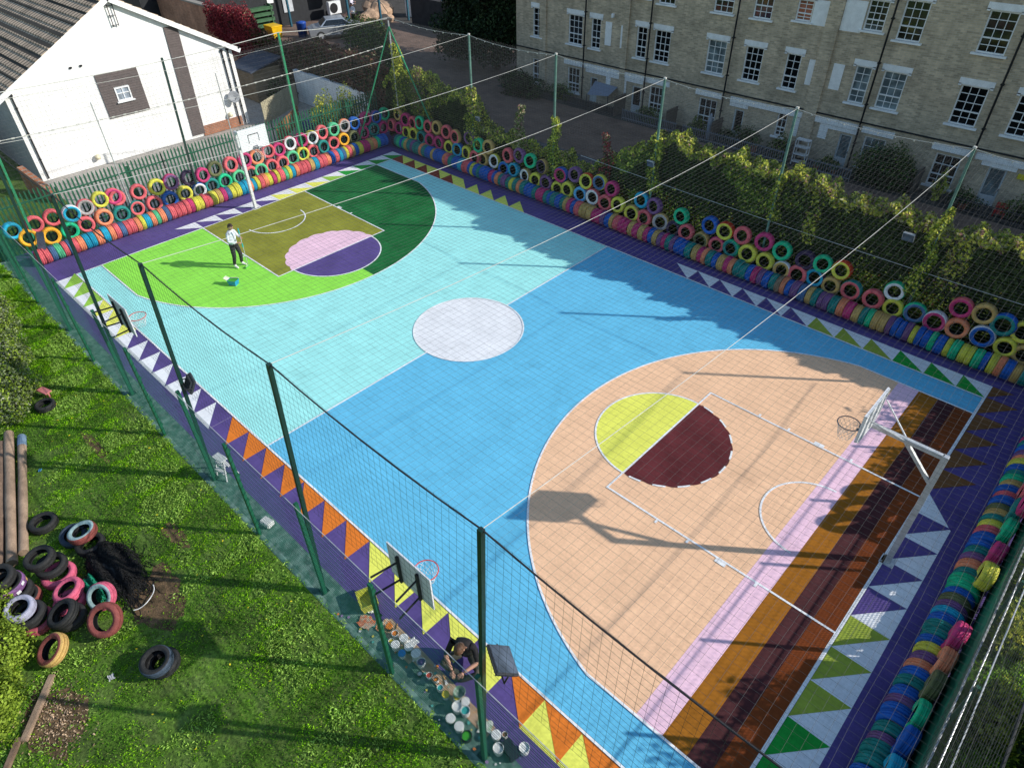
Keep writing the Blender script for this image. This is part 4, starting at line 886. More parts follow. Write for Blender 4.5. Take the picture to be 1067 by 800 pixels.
# roof: stepped tile courses on both slopes
b = MB()
for sgn, ye in ((-1, ye0), (1, ye1)):
    run = abs(ye-yr)+.35; n = 17; slope = (rz_-ez)/abs(ye-yr)
    for i in range(n):
        d0, d1 = run*i/n, run*(i+1)/n+.03
        y0, y1 = yr+sgn*d0, yr+sgn*d1; z0, z1 = rz_+.03-d0*slope, rz_+.03-d1*slope+.05
        vs = [(.22, y0, z0), (.22, y1, z1), (-HX-.2, y1, z1), (-HX-.2, y0, z0)]
        vs += [(v[0], v[1], v[2]-.06) for v in vs]
        if sgn < 0: b.add(vs, [(3, 2, 1, 0), (1, 2, 6, 5), (0, 1, 5, 4), (2, 3, 7, 6), (4, 5, 6, 7)])
        else: b.add(vs, [(0, 1, 2, 3), (5, 6, 2, 1), (4, 5, 1, 0), (6, 7, 3, 2), (7, 6, 5, 4)])
rf = b.build('roof', m_rtile, hs)
b = MB(); b.beam((.22, yr, rz_+.08), (-HX-.2, yr, rz_+.08), .22, n=8); b.build('ridge_tiles', m_rtile, rf)
b = MB()
for sgn, ye in ((-1, ye0), (1, ye1)):
    e = yr+sgn*(abs(ye-yr)+.38); ze = rz_-(abs(ye-yr)+.38)*((rz_-ez)/abs(ye-yr))
    b.beam((.2, yr, rz_-.1), (.2, e, ze-.08), .05, .22)
b.build('verge_board', m_trim, hs)
b = MB()
for s0, e, d in ((-1, ye0-.32, ye0), (1, ye1+.32, ye1)):
    b.beam((.25, e, 3.86), (-HX, e, 3.86), .11, n=8)
b.build('gutter', m_drain, hs)
for y in (-5.35, 4.62, 4.95):
    b = MB(); b.path([(.06, y, 3.82), (.07, y, .1)], .035, 8); b.bbox((.05, y, 3.85), (.12, .14, .12), 0, 0, .02)
    for z in (1, 2.2, 3.3): b.bbox((.04, y, z), (.07, .11, .05), 0, 0, .008)
    b.build('drainpipe', m_drain, hs)
o4 = -.4
def clad(y0, y1, z0, z1, n, name, skip=None):
    b = MB(); h_ = (z1-z0)/n
    for i in range(n):
        za = z0+h_*i; a = ((0, za), (1, za+h_*.92))
        if skip and not (za+h_*.5 < skip[2] or za+h_*.5 > skip[3]):
            b.box((.03, (y0+skip[0])/2, za+h_*.46), (.05, skip[0]-y0, h_*.92)); b.box((.03, (skip[1]+y1)/2, za+h_*.46), (.05, y1-skip[1], h_*.92))
        else: b.box((.03, (y0+y1)/2, za+h_*.46), (.05, y1-y0, h_*.92))
    return b.build(name, m_clad, hs)
cl = clad(-1.36+o4, .60+o4, 1.95, 3.94, 18, 'timber_cladding', (-.73+o4, -.03+o4, 2.62, 3.24))
b = MB(); y0, y1, z0, z1 = -.73+o4, -.03+o4, 2.62, 3.24
for c_, d_ in (((.05, (y0+y1)/2, z1-.03), (.07, y1-y0, .06)), ((.05, (y0+y1)/2, z0+.03), (.07, y1-y0, .06)), ((.05, y0+.03, (z0+z1)/2), (.07, .06, z1-z0-.12)), ((.05, y1-.03, (z0+z1)/2), (.07, .06, z1-z0-.12)), ((.045, (y0+y1)/2, (z0+z1)/2), (.05, .035, z1-z0-.12)), ((.044, (y0+y1)/2, z0+.34), (.04, y1-y0-.12, .03))): b.box(c_, d_)
wn = b.build('window', m_frame, hs); b = MB(); b.box((.10, (y0+y1)/2, z0-.03), (.14, y1-y0+.14, .05)); b.build('sill', m_frame, wn); b = MB(); b.quad([(.03, y0+.06, z0+.06), (.03, y1-.06, z0+.06), (.03, y1-.06, z1-.06), (.03, y0+.06, z1-.06)]); b.build('pane', glass_mat('sky_lit_window_glass', (.45, .52, .6), .2), wn)
# slanting timber strip following the roofline
b = MB(); n = 46
for i in range(n):
    z = .15+(5.35-.15)*i/n; yc = 2.62+o4+(2.80-2.62)*i/n; b.box((.03, yc, z+.05), (.045, .68, .105))
b.build('timber_strip', m_clad, hs)
b = MB(); b.box((.02, 3.9+o4+.15, .25), (.06, 2.3, .5)); b.build('brick_plinth', m_obrick, hs)
b = MB()
for dy in (-.1, .14): b.beam((.1, .32+o4+dy, 5.75), (.1, .32+o4+dy, 6.75), .03)
for z in (5.8, 6.2, 6.6): b.beam((.1, .22+o4, z), (.1, .46+o4, z), .025); b.beam((0, .22+o4, z), (.1, .22+o4, z), .025)
b.build('ladder_bracket', m_drain, hs)
for y in (-2.2+o4, -1.75+o4): b = MB(); b.bbox((.04, y, 4.44), (.06, .12, .08), 0, 0, .01); b.build('air_brick', m_drain, hs)
dm = MB(); Mx = Matrix.Rotation(PI/2-.25, 4, 'Y') @ Matrix.Rotation(.3, 4, 'X')
dm.lathe([(0, 0), (.12, .01), (.24, .045), (.3, .08), (.29, .085), (.2, .045), (0, .015)], (.25, 4.55, 1.6), 20, 0, Mx); dd = dm.build('satellite_dish', mat('grey_dish', (.35, .36, .38), rough=.5), hs, smooth=True)
b = MB(); b.beam((0, 4.55, 1.5), (.25, 4.55, 1.6), .03); b.beam((.28, 4.55, 1.4), (.6, 4.5, 1.62), .018); b.bbox((.6, 4.5, 1.64), (.08, .05, .05), 0, 0, .01); b.build('dish_arm', m_drain, dd)
for y, z in ((-3.0, .35), (4.15, .62)):
    b = MB(); b.lathe([(0, 0), (.11, .02), (.13, .12), (.08, .22), (0, .25)], (.16, y, z), 12); b.build('wall_lamp', mat('cream_lamp', (.8, .72, .5), rough=.4), hs, smooth=True)
# orange brick low wall at the left corner
b = MB(); b.add([(-22.9, -6.1, 0), (-20.6, -5.7, 0), (-20.6, -5.45, 0), (-22.9, -5.85, 0), (-22.9, -6.1, 1.15), (-20.6, -5.7, .45), (-20.6, -5.45, .45), (-22.9, -5.85, 1.15)], [(0, 1, 5, 4), (1, 2, 6, 5), (2, 3, 7, 6), (3, 0, 4, 7), (4, 5, 6, 7)]); tag(b.build('brick_wall', m_obrick), 'short sloping orange brick wall at the left foot of the white gable', 'wall')
# grey neighbour at far left
gh = empty('grey_outbuilding', (-27, -9, 0), 'grey rendered outbuilding with dark small paned windows left of the white gable', 'building')
b = MB(); b.box((-4, -1.5, 1.6), (9, 5.6, 3.2)); b.build('wall', m_wside, gh)
b = MB(); b.box((-4, -1.5, 3.27), (9.5, 6.1, .14)); b.build('roof', mat('pale_felt_roof', (.3, .33, .38), rough=.8, var=.2), gh)
for y in (.2, -2.2):
    b = MB(); b.box((.53, y, 1.5), (.05, 1.3, 1.3)); fr = b.build('window', m_frame, gh); b = MB()
    for i in range(3):
        for j in range(3): b.box((.57, y-.4+.4*i, 1.1+.4*j), (.02, .34, .34))
    b.build('pane', m_gdark, fr)

# ------------------------------------------------------------------ yard behind
b = MB(); b.box((-42.5, 10.4, 1.85), (22, .35, 3.7)); bw = b.build('brick_wall', m_rbrick); tag(bw, 'tall red brown brick wall running behind the white gable house', 'wall')
b = MB(); b.box((-42.5, 10.4, 3.75), (22.1, .45, .1)); b.build('coping', mat('stone_coping', (.30, .27, .23), rough=.8), bw)
b = MB(); b.box((-21.2, 9.7, .9), (7.2, .22, 1.8)); tag(b.build('garden_wall', mat('white_wall_render', (.84, .86, .88), rough=.8, var=.14)), 'white rendered garden wall under dark ivy beyond the palisade', 'wall')
sd_ = empty('garden_shed', (-27.4, 8.7, 0), 'small wooden shed with a blue grey roof right of the white gable', 'shed')
m_sw = mat('tan_shed_wood', (.24, .18, .11), rough=.8, var=.25)
b = MB()
for i in range(12): b.box((0, 0, .09+.15*i), (2.2, 1.8, .14))
b.build('wall', m_sw, sd_); b = MB(); b.add([(1.3, -1.1, 1.72), (1.3, 1.1, 2.2), (-1.3, 1.1, 2.2), (-1.3, -1.1, 1.72), (1.3, -1.1, 1.8), (1.3, 1.1, 2.28), (-1.3, 1.1, 2.28), (-1.3, -1.1, 1.8)], [(3, 2, 1, 0), (4, 5, 6, 7), (0, 1, 5, 4), (1, 2, 6, 5), (2, 3, 7, 6), (3, 0, 4, 7)]); b.build('roof', mat('blue_grey_roof_felt', (.05, .065, .10), rough=.7, var=.2), sd_)
def boardfence(x0, y0, x1, y1, h_, m, label, name='board_fence'):
    b = MB(); v = Vector((x1-x0, y1-y0)); n = int(v.length/.16); a = math.atan2(v.y, v.x)
    for i in range(n): f = (i+.5)/n; b.box((x0+v.x*f, y0+v.y*f, h_/2+rng.uniform(-.02, .02)), (.145, .03, h_), a)
    b.box(((x0+x1)/2, (y0+y1)/2, h_*.8), (v.length, .06, .07), a+0); return tag(b.build(name, m), label, 'fence')
boardfence(-22.6, 6.0, -24.4, 9.3, 1.2, mat('pale_fence_boards', (.40, .36, .24), rough=.8, var=.2), 'pale board fence beside the right corner of the white gable')
boardfence(-19.4, 4.9, -21.6, 7.6, .9, mat('orange_brown_slats', (.30, .15, .06), rough=.8, var=.25), 'orange brown slatted gate beyond the palisade fence')
b = MB(); b.bbox((-19.6, 7.0, .4), (.9, .7, .6), .4, 0, .12); b.bbox((-19.3, 7.4, .75), (.5, .5, .3), .2, 0, .1); tag(b.build('covered_bundle', mat('blue_tarpaulin', (.03, .06, .25), rough=.5, var=.4)), 'dark blue tarpaulin bundle by the white garden wall', 'bundle')
wk = empty('dark_workshop', (-47, 18, 0), 'dark single storey workshop with a pale flat roof at the top of the picture', 'building')
b = MB(); b.box((-1, 0, 2.1), (10, 18, 4.2)); b.build('wall', mat('black_cladding', (.018, .02, .024), rough=.6, var=.4), wk)
b = MB(); b.box((-1, 0, 4.3), (10.6, 18.6, .2)); b.build('roof', mat('pale_blue_roof_sheet', (.45, .5, .58), rough=.6, var=.15), wk)
for y in (-6.3, 2.6):
    b = MB(); b.bbox((4.05, y, 1.6), (.08, .9, 1.3), 0, 0, .01); b.build('window', mat('pale_panel', (.5, .52, .55), rough=.5, var=.2), wk)
b = MB(); b.box((4.04, 1.1, 2.2), (.03, .55, .8)); b.build('notice_board', m_frame, wk)
for k, z in enumerate((.9, 2.2)):
    u = empty('air_conditioner', (-41.75, 24.2, z), ('lower' if k == 0 else 'upper')+' white air conditioning unit on the dark workshop wall', 'air conditioner', 'air conditioning units on the workshop'); b = MB(); b.bbox((0, 0, 0), (.4, 1.2, .95), 0, 0, .03); b.build('casing', m_white_m, u)
    b = MB(); b.lathe([(0, .0), (.38, .0), (.38, .03), (0, .03)], (.2, -.15, 0), 20, 0, Matrix.Rotation(PI/2, 4, 'Y')); b.build('fan_grille', m_black, u)
m_bluep = mat('blue_green_post_paint', (.02, .10, .15), rough=.5)
for i, (x, y, t) in enumerate(((-42.3, 20.2, 'nearest the yellow grit box'), (-37.4, 22.6, 'beside the person in white'), (-36.3, 24.9, 'left of the boulders'), (-36.6, 28.0, 'left of the white cabinet'), (-35.8, 31.2, 'right of the white cabinet'))):
    b = MB(); b.bbox((x, y, 1.6), (.16, .16, 3.2), 0, 0, .02); tag(b.build('fence_post', m_bluep), 'blue green steel post in the back yard, '+t, 'post', 'steel posts in the back yard')
b = MB()
for z in (.5, .9, 1.3, 1.7): b.box((-42.6, 16.8, z), (.5, 4.2, .06)); b.box((-42.4, 16.8, z-.12), (.05, 4.2, .16))
for y in (14.9, 18.7): b.box((-42.6, y, .95), (.5, .08, 1.9))
tag(b.build('slatted_screen', mat('green_slats', (.05, .13, .06), rough=.6, var=.2)), 'green slatted bench frame in front of the dark workshop', 'bench')
b = MB(); b.add([(-.5, -.35, 0), (.5, -.35, 0), (.5, .35, 0), (-.5, .35, 0), (-.6, -.45, .75), (.6, -.45, .75), (.6, .45, .75), (-.6, .45, .75)], [(0, 1, 5, 4), (1, 2, 6, 5), (2, 3, 7, 6), (3, 0, 4, 7), (4, 5, 6, 7), (3, 2, 1, 0)]); b.bbox((0, 0, .8), (1.26, .98, .1), 0, 0, .03)
tag(b.build('grit_box', mat('yellow_plastic', (.75, .45, .01), rough=.4), loc=(-40.3, 17.4, .0)), 'bright yellow grit box near the red ivy', 'box')
b = MB(); b.lathe([(0, 0), (.34, 0), (.38, .95), (.4, .97), (.36, 1.05), (0, 1.12)], (-38.6, 18.9, 0), 18); tag(b.build('storage_barrel', mat('blue_plastic_barrel', (.02, .07, .32), rough=.4), smooth=True), 'blue plastic barrel left of the silver car', 'barrel')
# silver car
m_carp = mat('silver_car_paint', (.45, .48, .52), rough=.25, var=.04, metal=.5); m_tyb = mat('black_car_tyre', (.02, .02, .02), rough=.8)
car = empty('parked_car', (-36.4, 20.6, 0), 'silver grey parked car half hidden behind the low hedge', 'car', rz=1.1)
prof = [(-2.1, .35), (-2.12, .75), (-1.75, .9), (-1.3, .95), (-.75, 1.4), (.55, 1.43), (1.25, .98), (2.0, .82), (2.1, .55), (2.08, .35)]
b = MB(); n = len(prof); hw = [.82, .84, .85, .85, .66, .66, .84, .8, .78, .8]
b.add([(x, -w_, z) for (x, z), w_ in zip(prof, hw)]+[(x, w_, z) for (x, z), w_ in zip(prof, hw)], [tuple(range(n))[::-1], tuple(range(n, 2*n))]+[(i, (i+1) % n, n+(i+1) % n, n+i) for i in range(n)]); b.build('body', m_carp, car)
b = MB(); b.quad([(-1.22, -.74, 1.02), (-1.22, .74, 1.02), (-.8, .6, 1.38), (-.8, -.6, 1.38)][::-1]); b.quad([(1.22, -.74, 1.03), (1.22, .74, 1.03), (.62, .6, 1.40), (.62, -.6, 1.40)])
for s_ in (-1, 1): b.quad([(-1.1, s_*.835, .99), (1.0, s_*.835, 1.0), (.5, s_*.69, 1.36), (-.72, s_*.69, 1.35)])
b.build('windows', m_gdark, car)
for x in (-1.3, 1.3):
    for y in (-.78, .78):
        b = MB(); b.lathe([(0, -.1), (.3, -.1), (.33, -.06), (.33, .06), (.3, .1), (0, .1)], (x, y, .33), 20, 0, Matrix.Rotation(PI/2, 4, 'X')); wh_ = b.build('wheel', m_tyb, car, smooth=False)
        b = MB(); b.lathe([(0, .11), (.2, .11), (.2, .1)], (x, y, .33), 14, 0, Matrix.Rotation(PI/2 if y < 0 else -PI/2, 4, 'X')); b.build('rim', m_galv, wh_)
b = MB(); b.bbox((-37.6, 29.6, .9), (.9, 1.5, 1.8), .2, 0, .03); b.bbox((-37.6, 29.6, 1.84), (1.0, 1.6, .1), .2, 0, .02); tag(b.build('metal_cabinet', m_white_m), 'pale metal cabinet between two blue green posts', 'cabinet')
# boulders/rubble heap in sun
for i, (x, y, s_, t) in enumerate(((-38.6, 25.2, .9, 'large tan boulder left in the sunlit rubble'), (-38.9, 26.6, 1.1, 'tallest tan boulder of the sunlit rubble'), (-37.4, 26.3, .55, 'small pale boulder in front of the rubble'), (-39.4, 24.0, .8, 'dark brown boulder at the left end of the rubble'), (-40.3, 27.8, 1.3, 'back pinkish boulder of the rubble by the blue green post'))):
    bm = bmesh.new(); bmesh.ops.create_icosphere(bm, subdivisions=3, radius=s_)
    for v in bm.verts:
        k = 1+.22*math.sin(v.co.x*3.1/s_+i)+.15*math.sin(v.co.y*4.3/s_+i*2)+.1*math.sin(v.co.z*6/s_); v.co *= k; v.co.z = max(v.co.z*.8, -.3*s_)
    me = bpy.data.meshes.new('boulder'); bm.to_mesh(me); bm.free(); me.materials.append(mat('tan_stone' if i != 3 else 'brown_stone', (.45, .30, .20) if i != 3 else (.10, .06, .05), var=.4, rough=.9, bump=.5, bscale=6)); o = bpy.data.objects.new('boulder', me); COL.objects.link(o); o.location = (x, y, .3*s_); tag(o, t, 'boulder', 'boulders in the back yard')
b = MB(); b.box((-31.5, 27.6, 1.0), (8, .3, 2.0), -.0); tag(b.build('brick_wall', mat('blackish_wall', (.05, .045, .045), rough=.9, var=.3)), 'low dark wall between the back yard and the dark tree', 'wall')  # the wall's own blackish tone, mottled by noise
# distant houses closing the view behind the yard
for i, (x, y, w_, d_, h_, t) in enumerate(((-75, 14, 18, 20, 8, 'pale distant house beyond the dark workshop'), (-62, 44, 20, 16, 8, 'tan distant house beyond the rubble'), (-34, 56, 22, 14, 9, 'brown distant house beyond the dark tree'))):
    o = empty('distant_house', (x, y, 0), t, 'house', 'distant houses'); b = MB(); b.box((0, 0, h_/2), (w_, d_, h_)); b.build('wall', mat('distant_wall_%s' % 'abc'[i], ((.5, .48, .45), (.42, .32, .24), (.2, .13, .1))[i], var=.2), o)
    b = MB(); b.add([(-w_/2-.4, -d_/2-.4, h_), (w_/2+.4, -d_/2-.4, h_), (w_/2+.4, d_/2+.4, h_), (-w_/2-.4, d_/2+.4, h_), (-w_/2-.4, 0, h_+3), (w_/2+.4, 0, h_+3)], [(0, 1, 5, 4), (2, 3, 4, 5), (1, 2, 5), (3, 0, 4), (3, 2, 1, 0)]); b.build('roof', m_slate, o)
    for k in range(4):
        b = MB(); b.box((w_/2+.02, -d_/2+2+k*(d_-4)/3, h_*.6), (.06, 1.2, 1.5)); b.build('window', m_gdark, o)
# ------------------------------------------------------------------ vegetation
def lm(n, c, c2=None, t=.25): return mat(n, c, rough=.55, var=.3, scale=1.3, fine=.2, island=True, c2=c2, trans=t, spec=.12)
m_ivd = lm('dark_ivy_leaves', (.028, .05, .012), (.05, .075, .018), .12)
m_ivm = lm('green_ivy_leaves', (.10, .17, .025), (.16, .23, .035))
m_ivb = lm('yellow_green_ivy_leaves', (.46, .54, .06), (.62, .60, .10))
m_ivr = lm('red_ivy_leaves', (.42, .05, .06), (.28, .05, .05))
m_ivp = lm('pinkish_tip_leaves', (.42, .22, .20), (.35, .33, .18))
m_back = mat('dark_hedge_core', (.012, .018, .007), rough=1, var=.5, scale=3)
m_bark = mat('brown_bark', (.09, .06, .04), rough=.95, var=.4, scale=9, bump=.8, bscale=30)
HP = [(-16.2, 2.6), (-15, 3.3), (-14, 3.45), (-12.6, 3.1), (-11.6, 2.8), (-10.6, 3.15), (-9.8, 2.6), (-9.2, 2.1), (-8.3, 1.65), (-6.6, 1.75), (-5.2, 1.55), (-4.2, 1.7), (-3.0, 1.5), (-1.9, 2.2), (-1.2, 2.8), (0.0, 3.5), (1., 3.75), (3, 3.55), (5, 3.75), (7, 3.5), (9, 3.4), (11, 3.35), (13, 3.45), (15.4, 3.4), (17, 3.3)]
hx = np.array([p[0] for p in HP]); hz = np.array([p[1] for p in HP])
def htop(x): return np.interp(x, hx, hz)+.12*np.sin(x*2.3)+.10*np.sin(x*5.7+1)+.06*np.sin(x*13)
hd = empty('ivy_hedge', (0, 9.9, 0), 'long dense ivy covered hedge wall with sunlit yellow green tips', 'hedge')
xs_ = np.linspace(-16.2, 17, 240); zt = htop(xs_)-.12
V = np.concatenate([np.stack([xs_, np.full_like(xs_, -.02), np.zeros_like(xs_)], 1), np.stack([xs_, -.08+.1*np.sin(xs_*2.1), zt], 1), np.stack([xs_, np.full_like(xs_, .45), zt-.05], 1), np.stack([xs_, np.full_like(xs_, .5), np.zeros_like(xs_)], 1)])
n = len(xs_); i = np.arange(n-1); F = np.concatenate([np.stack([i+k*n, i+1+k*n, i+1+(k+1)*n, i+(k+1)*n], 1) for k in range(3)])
np_mesh('dark_backing', V, F, m_back, parent=hd)  # solid dark slab behind the leaves, closes the gaps
N1 = 115000
x = nr.uniform(-16.2, 16.8, N1); fz = nr.uniform(0, 1, N1)**.85; z = fz*htop(x); bulge = .16*np.sin(x*1.9+z*1.4)+.12*np.sin(x*4.3-z*3.1)
y = -.16-bulge*.5-nr.uniform(-.04, .10, N1)
P = np.stack([x, y, z], 1); nv = vnoise(P, 1.1, 2)
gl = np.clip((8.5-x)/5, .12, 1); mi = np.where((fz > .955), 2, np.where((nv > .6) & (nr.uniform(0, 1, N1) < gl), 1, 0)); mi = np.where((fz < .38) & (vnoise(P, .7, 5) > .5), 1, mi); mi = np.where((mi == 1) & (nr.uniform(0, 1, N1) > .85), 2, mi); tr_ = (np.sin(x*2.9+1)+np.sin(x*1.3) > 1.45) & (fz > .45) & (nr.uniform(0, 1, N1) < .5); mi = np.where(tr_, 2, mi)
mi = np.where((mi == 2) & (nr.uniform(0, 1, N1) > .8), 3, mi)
V1, F1 = leaf_arrays(P, .13, np.array([[0, -.9, .35]]), .7)
N2 = 42000
x = nr.uniform(-16.2, 16.8, N2); y = nr.uniform(-.34, .6, N2); z = htop(x)+nr.uniform(-.16, .07, N2)+.07*np.sin(x*9+y*5)
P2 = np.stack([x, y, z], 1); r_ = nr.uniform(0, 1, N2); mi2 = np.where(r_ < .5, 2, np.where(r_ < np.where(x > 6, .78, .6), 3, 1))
V2, F2 = leaf_arrays(P2, .125, np.array([[.3, 0, .9]]), .8)
N3 = 12000; x = nr.uniform(-16, 16.8, N3); z = nr.uniform(0, 1, N3)*htop(x); P3 = np.stack([x, np.full(N3, .55)+nr.uniform(0, .2, N3), z], 1); V3, F3 = leaf_arrays(P3, .11, np.array([[0, .9, .3]]), .7)
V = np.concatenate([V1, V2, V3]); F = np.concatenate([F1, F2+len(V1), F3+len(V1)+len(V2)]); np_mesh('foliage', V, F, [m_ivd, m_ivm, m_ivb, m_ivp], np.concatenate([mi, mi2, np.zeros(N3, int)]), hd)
# climbers on the net posts
def climber(x, y, z0, z1, r, n, mats, label, lean=0):
    o = empty('climbing_ivy', (x, y, 0), label, 'ivy', 'ivy climbing the net posts')
    z = nr.uniform(z0, z1, n); f = (z-z0)/(z1-z0); rr = r*(1-.55*f)*nr.uniform(.2, 1, n); a = nr.uniform(0, 2*PI, n); wob = .10*np.sin(z*4+x)
    P = np.stack([rr*np.cos(a)+wob+lean*f, rr*np.sin(a)*.8, z], 1); mi = (nr.uniform(0, 1, n) > .55).astype(int)+((f > .6) & (nr.uniform(0, 1, n) > .5)).astype(int)
    leaves('foliage', P, .10, mats, np.clip(mi, 0, len(mats)-1), nrm=np.stack([np.cos(a), np.sin(a), .4*np.ones(n)], 1), parent=o)
    b = MB(); b.path([(0, 0, 0), (.03, 0, z1*.5), (lean, 0, z1*.95)], .018, 5); b.build('stem', m_bark, o); return o
climber(-9.3, 9.4, 1.2, 3.75, .55, 1500, [m_ivm, m_ivb, m_ivp], 'ivy with pinkish yellow tips climbing the second net post')
climber(-6.5, 9.5, 1.0, 3.55, .42, 1200, [m_ivm, m_ivp, m_ivm], 'pale tipped ivy column standing between the second and third net posts')
climber(-4.45, 9.4, 1.0, 3.5, .42, 1500, [m_ivm, m_ivb, m_ivb], 'bright yellow green ivy column on the third net post')
climber(-1.85, 9.55, 1.4, 3.4, .36, 1000, [m_ivd, m_ivr, m_ivp], 'small red leaved ivy column left of the high hedge')
climber(.5, 9.4, 1.8, 3.8, .35, 900, [m_ivm, m_ivb, m_ivb], 'yellow green ivy creeping up the fourth net post')
climber(5.3, 9.4, 2.2, 3.8, .3, 600, [m_ivm, m_ivb, m_ivb], 'short tuft of ivy on the fifth net post')
climber(10.28, 9.35, 1.3, 4.2, .3, 1100, [m_ivm, m_ivb, m_ivb], 'thin tall yellow ivy trail on the net post by the wall lamp')
climber(-14.7, 9.5, 1.5, 4.7, .6, 2200, [m_ivm, m_ivb, m_ivb], 'tall yellow green ivy climbing the corner mast')
climber(-13.4, 9.6, 2.0, 3.9, .55, 1100, [m_ivm, m_ivp, m_ivb], 'rounded ivy clump beside the corner mast')
# weeds behind the upper tyres
Pw = []; 
for cx, r_, n_ in ((1.0, .9, 900), (2.7, .8, 800), (5.9, .5, 300), (8.6, .7, 700), (10.6, .9, 1000), (-1.2, .6, 400), (12.0, .6, 500), (3.8, .5, 300)):
    d = nr.normal(size=(n_, 3))*np.array([r_*.5, .07, .42]); Pw.append(d+np.array([cx, 9.56, 1.0]))
Pw = np.concatenate(Pw); Pw[:, 2] = np.clip(Pw[:, 2], .05, 2.2)
o = leaves('weeds', Pw, .08, [m_ivm, m_ivb, lm('autumn_bramble_leaves', (.35, .12, .04), (.28, .20, .04))], nr.choice([0, 0, 1, 1, 2], len(Pw)), nrm=np.array([[0, -.6, .6]])); tag(o, 'yellow green weeds and creeper between the tyres and the ivy hedge', 'weeds', kind='stuff')

def shrub(name, cat, label, blobs, size, mats, probs, stem=None, group=None, core=True):
    c = blobs[0]; o = empty(name, (c[0], c[1], 0), label, cat, group)
    P, N = blob_pts(blobs); P = P-np.array([c[0], c[1], 0]); P[:, 2] = np.maximum(P[:, 2], .03)
    nv = vnoise(P, 2.2, c[0]); k = nr.uniform(0, 1, len(P))*.6+nv*.4+N[:, 2]*.12; cs = np.cumsum(probs); mi = np.clip(np.searchsorted(cs*(k.max()-k.min())+k.min(), k), 0, len(mats)-1)
    leaves('foliage', P, size, mats, mi, nrm=N*.8+np.array([0, 0, .3]), parent=o)
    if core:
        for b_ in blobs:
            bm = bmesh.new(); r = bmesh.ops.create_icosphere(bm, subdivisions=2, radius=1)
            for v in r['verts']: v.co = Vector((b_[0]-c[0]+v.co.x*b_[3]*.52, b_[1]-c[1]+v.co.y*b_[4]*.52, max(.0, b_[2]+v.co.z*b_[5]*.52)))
            me = bpy.data.meshes.new('dark_core'); bm.to_mesh(me); bm.free(); me.materials.append(m_back); q_ = bpy.data.objects.new('dark_core', me); COL.objects.link(q_); q_.parent = o  # solid dark lump inside each leaf blob
    b = MB()
    for b_ in blobs[:4]: b.beam((0, 0, 0), (b_[0]-c[0], b_[1]-c[1], b_[2]), .07, n=6, w2=.03)
    b.build('stem', m_bark, o); return o
def tree(label, x, y, h, cr, blobs, size, n, mats, probs):
    o = empty('tree', (x, y, 0), label, 'tree'); b = MB(); b.beam((0, 0, 0), (.1, 0, h*.5), .42, n=10, w2=.26); top = Vector((.1, 0, h*.5))
    for k in range(9):
        a = k*2.4; e = top+Vector((math.cos(a)*cr*.6, math.sin(a)*cr*.6, h*(.12+.04*(k % 4)))); b.beam(top-Vector((0, 0, .2*(k % 3))), e, .14, n=6, w2=.05)
        b.beam(e, e+Vector((math.cos(a+.7)*cr*.3, math.sin(a+.7)*cr*.3, h*.12)), .05, n=5, w2=.02)
    b.build('trunk', m_bark, o); P, N = blob_pts([(bx, by, bz, rx, ry, rz_, n) for bx, by, bz, rx, ry, rz_ in blobs], .35)
    nv = vnoise(P, .9, x); k = nr.uniform(0, 1, len(P))*.55+nv*.45; cs = np.cumsum(probs); mi = np.clip(np.searchsorted(cs, k), 0, len(mats)-1); leaves('crown', P, size, mats, mi, nrm=N*.6+np.array([0, 0, .3]), parent=o); return o
m_trd = lm('dark_evergreen_leaves', (.018, .035, .014), (.03, .05, .02), .1); m_trm = lm('mid_evergreen_leaves', (.04, .065, .03), (.05, .08, .03), .15)
tree('dark dense evergreen tree at the left end of the apartment block', -20.6, 22.4, 6.5, 3, [(0, 0, 4.2, 2.6, 2.4, 2.4), (-2.0, .6, 3.0, 1.9, 1.8, 1.9), (1.9, -.2, 3.0, 1.7, 1.6, 2.0), (.2, -1, 2.2, 2.3, 1.4, 1.6), (-3.6, 1.0, 4.2, 1.8, 1.8, 2.2), (-.5, 0, 5.8, 2.2, 2, 1.5), (2.2, .4, 4.6, 1.2, 1.2, 1.4), (-5.2, 1.5, 4.4, 2.0, 1.8, 2.4), (-2.5, -1.0, 1.9, 2.0, 1.5, 1.5)], .2, 5200, [m_trd, m_trm], [.62, .38])
shrub('tall_bush', 'bush', 'dark leafy hedge bush added at the bottom right corner to shade the court', [(17.35, -1.7, 1.55, .85, .95, 1.6, 6200), (17.35, -3.3, 1.6, .85, .95, 1.65, 6200), (17.4, -5.0, 1.6, .85, 1.0, 1.65, 5200), (17.5, -6.8, 1.6, .85, 1.1, 1.65, 4200)], .12, [m_trd, m_ivm], [.6, .4])  # caster placed mostly out of frame for the shade at the near end
m_bsh = lm('dark_round_bush_leaves', (.035, .07, .02), (.05, .10, .025), .15)
shrub('round_bush', 'bush', 'large round dark green bush growing by the pale ground floor window', [(5.55, 20.1, .95, 1.15, .8, .95, 5200), (4.9, 20.1, .6, .6, .5, .6, 1200), (6.4, 20.2, .7, .55, .5, .7, 1200)], .09, [m_bsh, m_ivm], [.75, .25])
shrub('garden_bush', 'bush', 'low dark bush behind the railing right of the round bush', [(8.9, 20.2, .35, .7, .4, .45, 1400)], .08, [m_bsh, m_ivm], [.8, .2], group='small bushes in the front gardens')
shrub('garden_bush', 'bush', 'low dark bush left of the white plant shelf', [(-1.2, 20.3, .5, .8, .4, .55, 1600), (-2.2, 20.3, .35, .5, .35, .4, 700)], .08, [m_bsh, m_ivd], [.7, .3], group='small bushes in the front gardens')
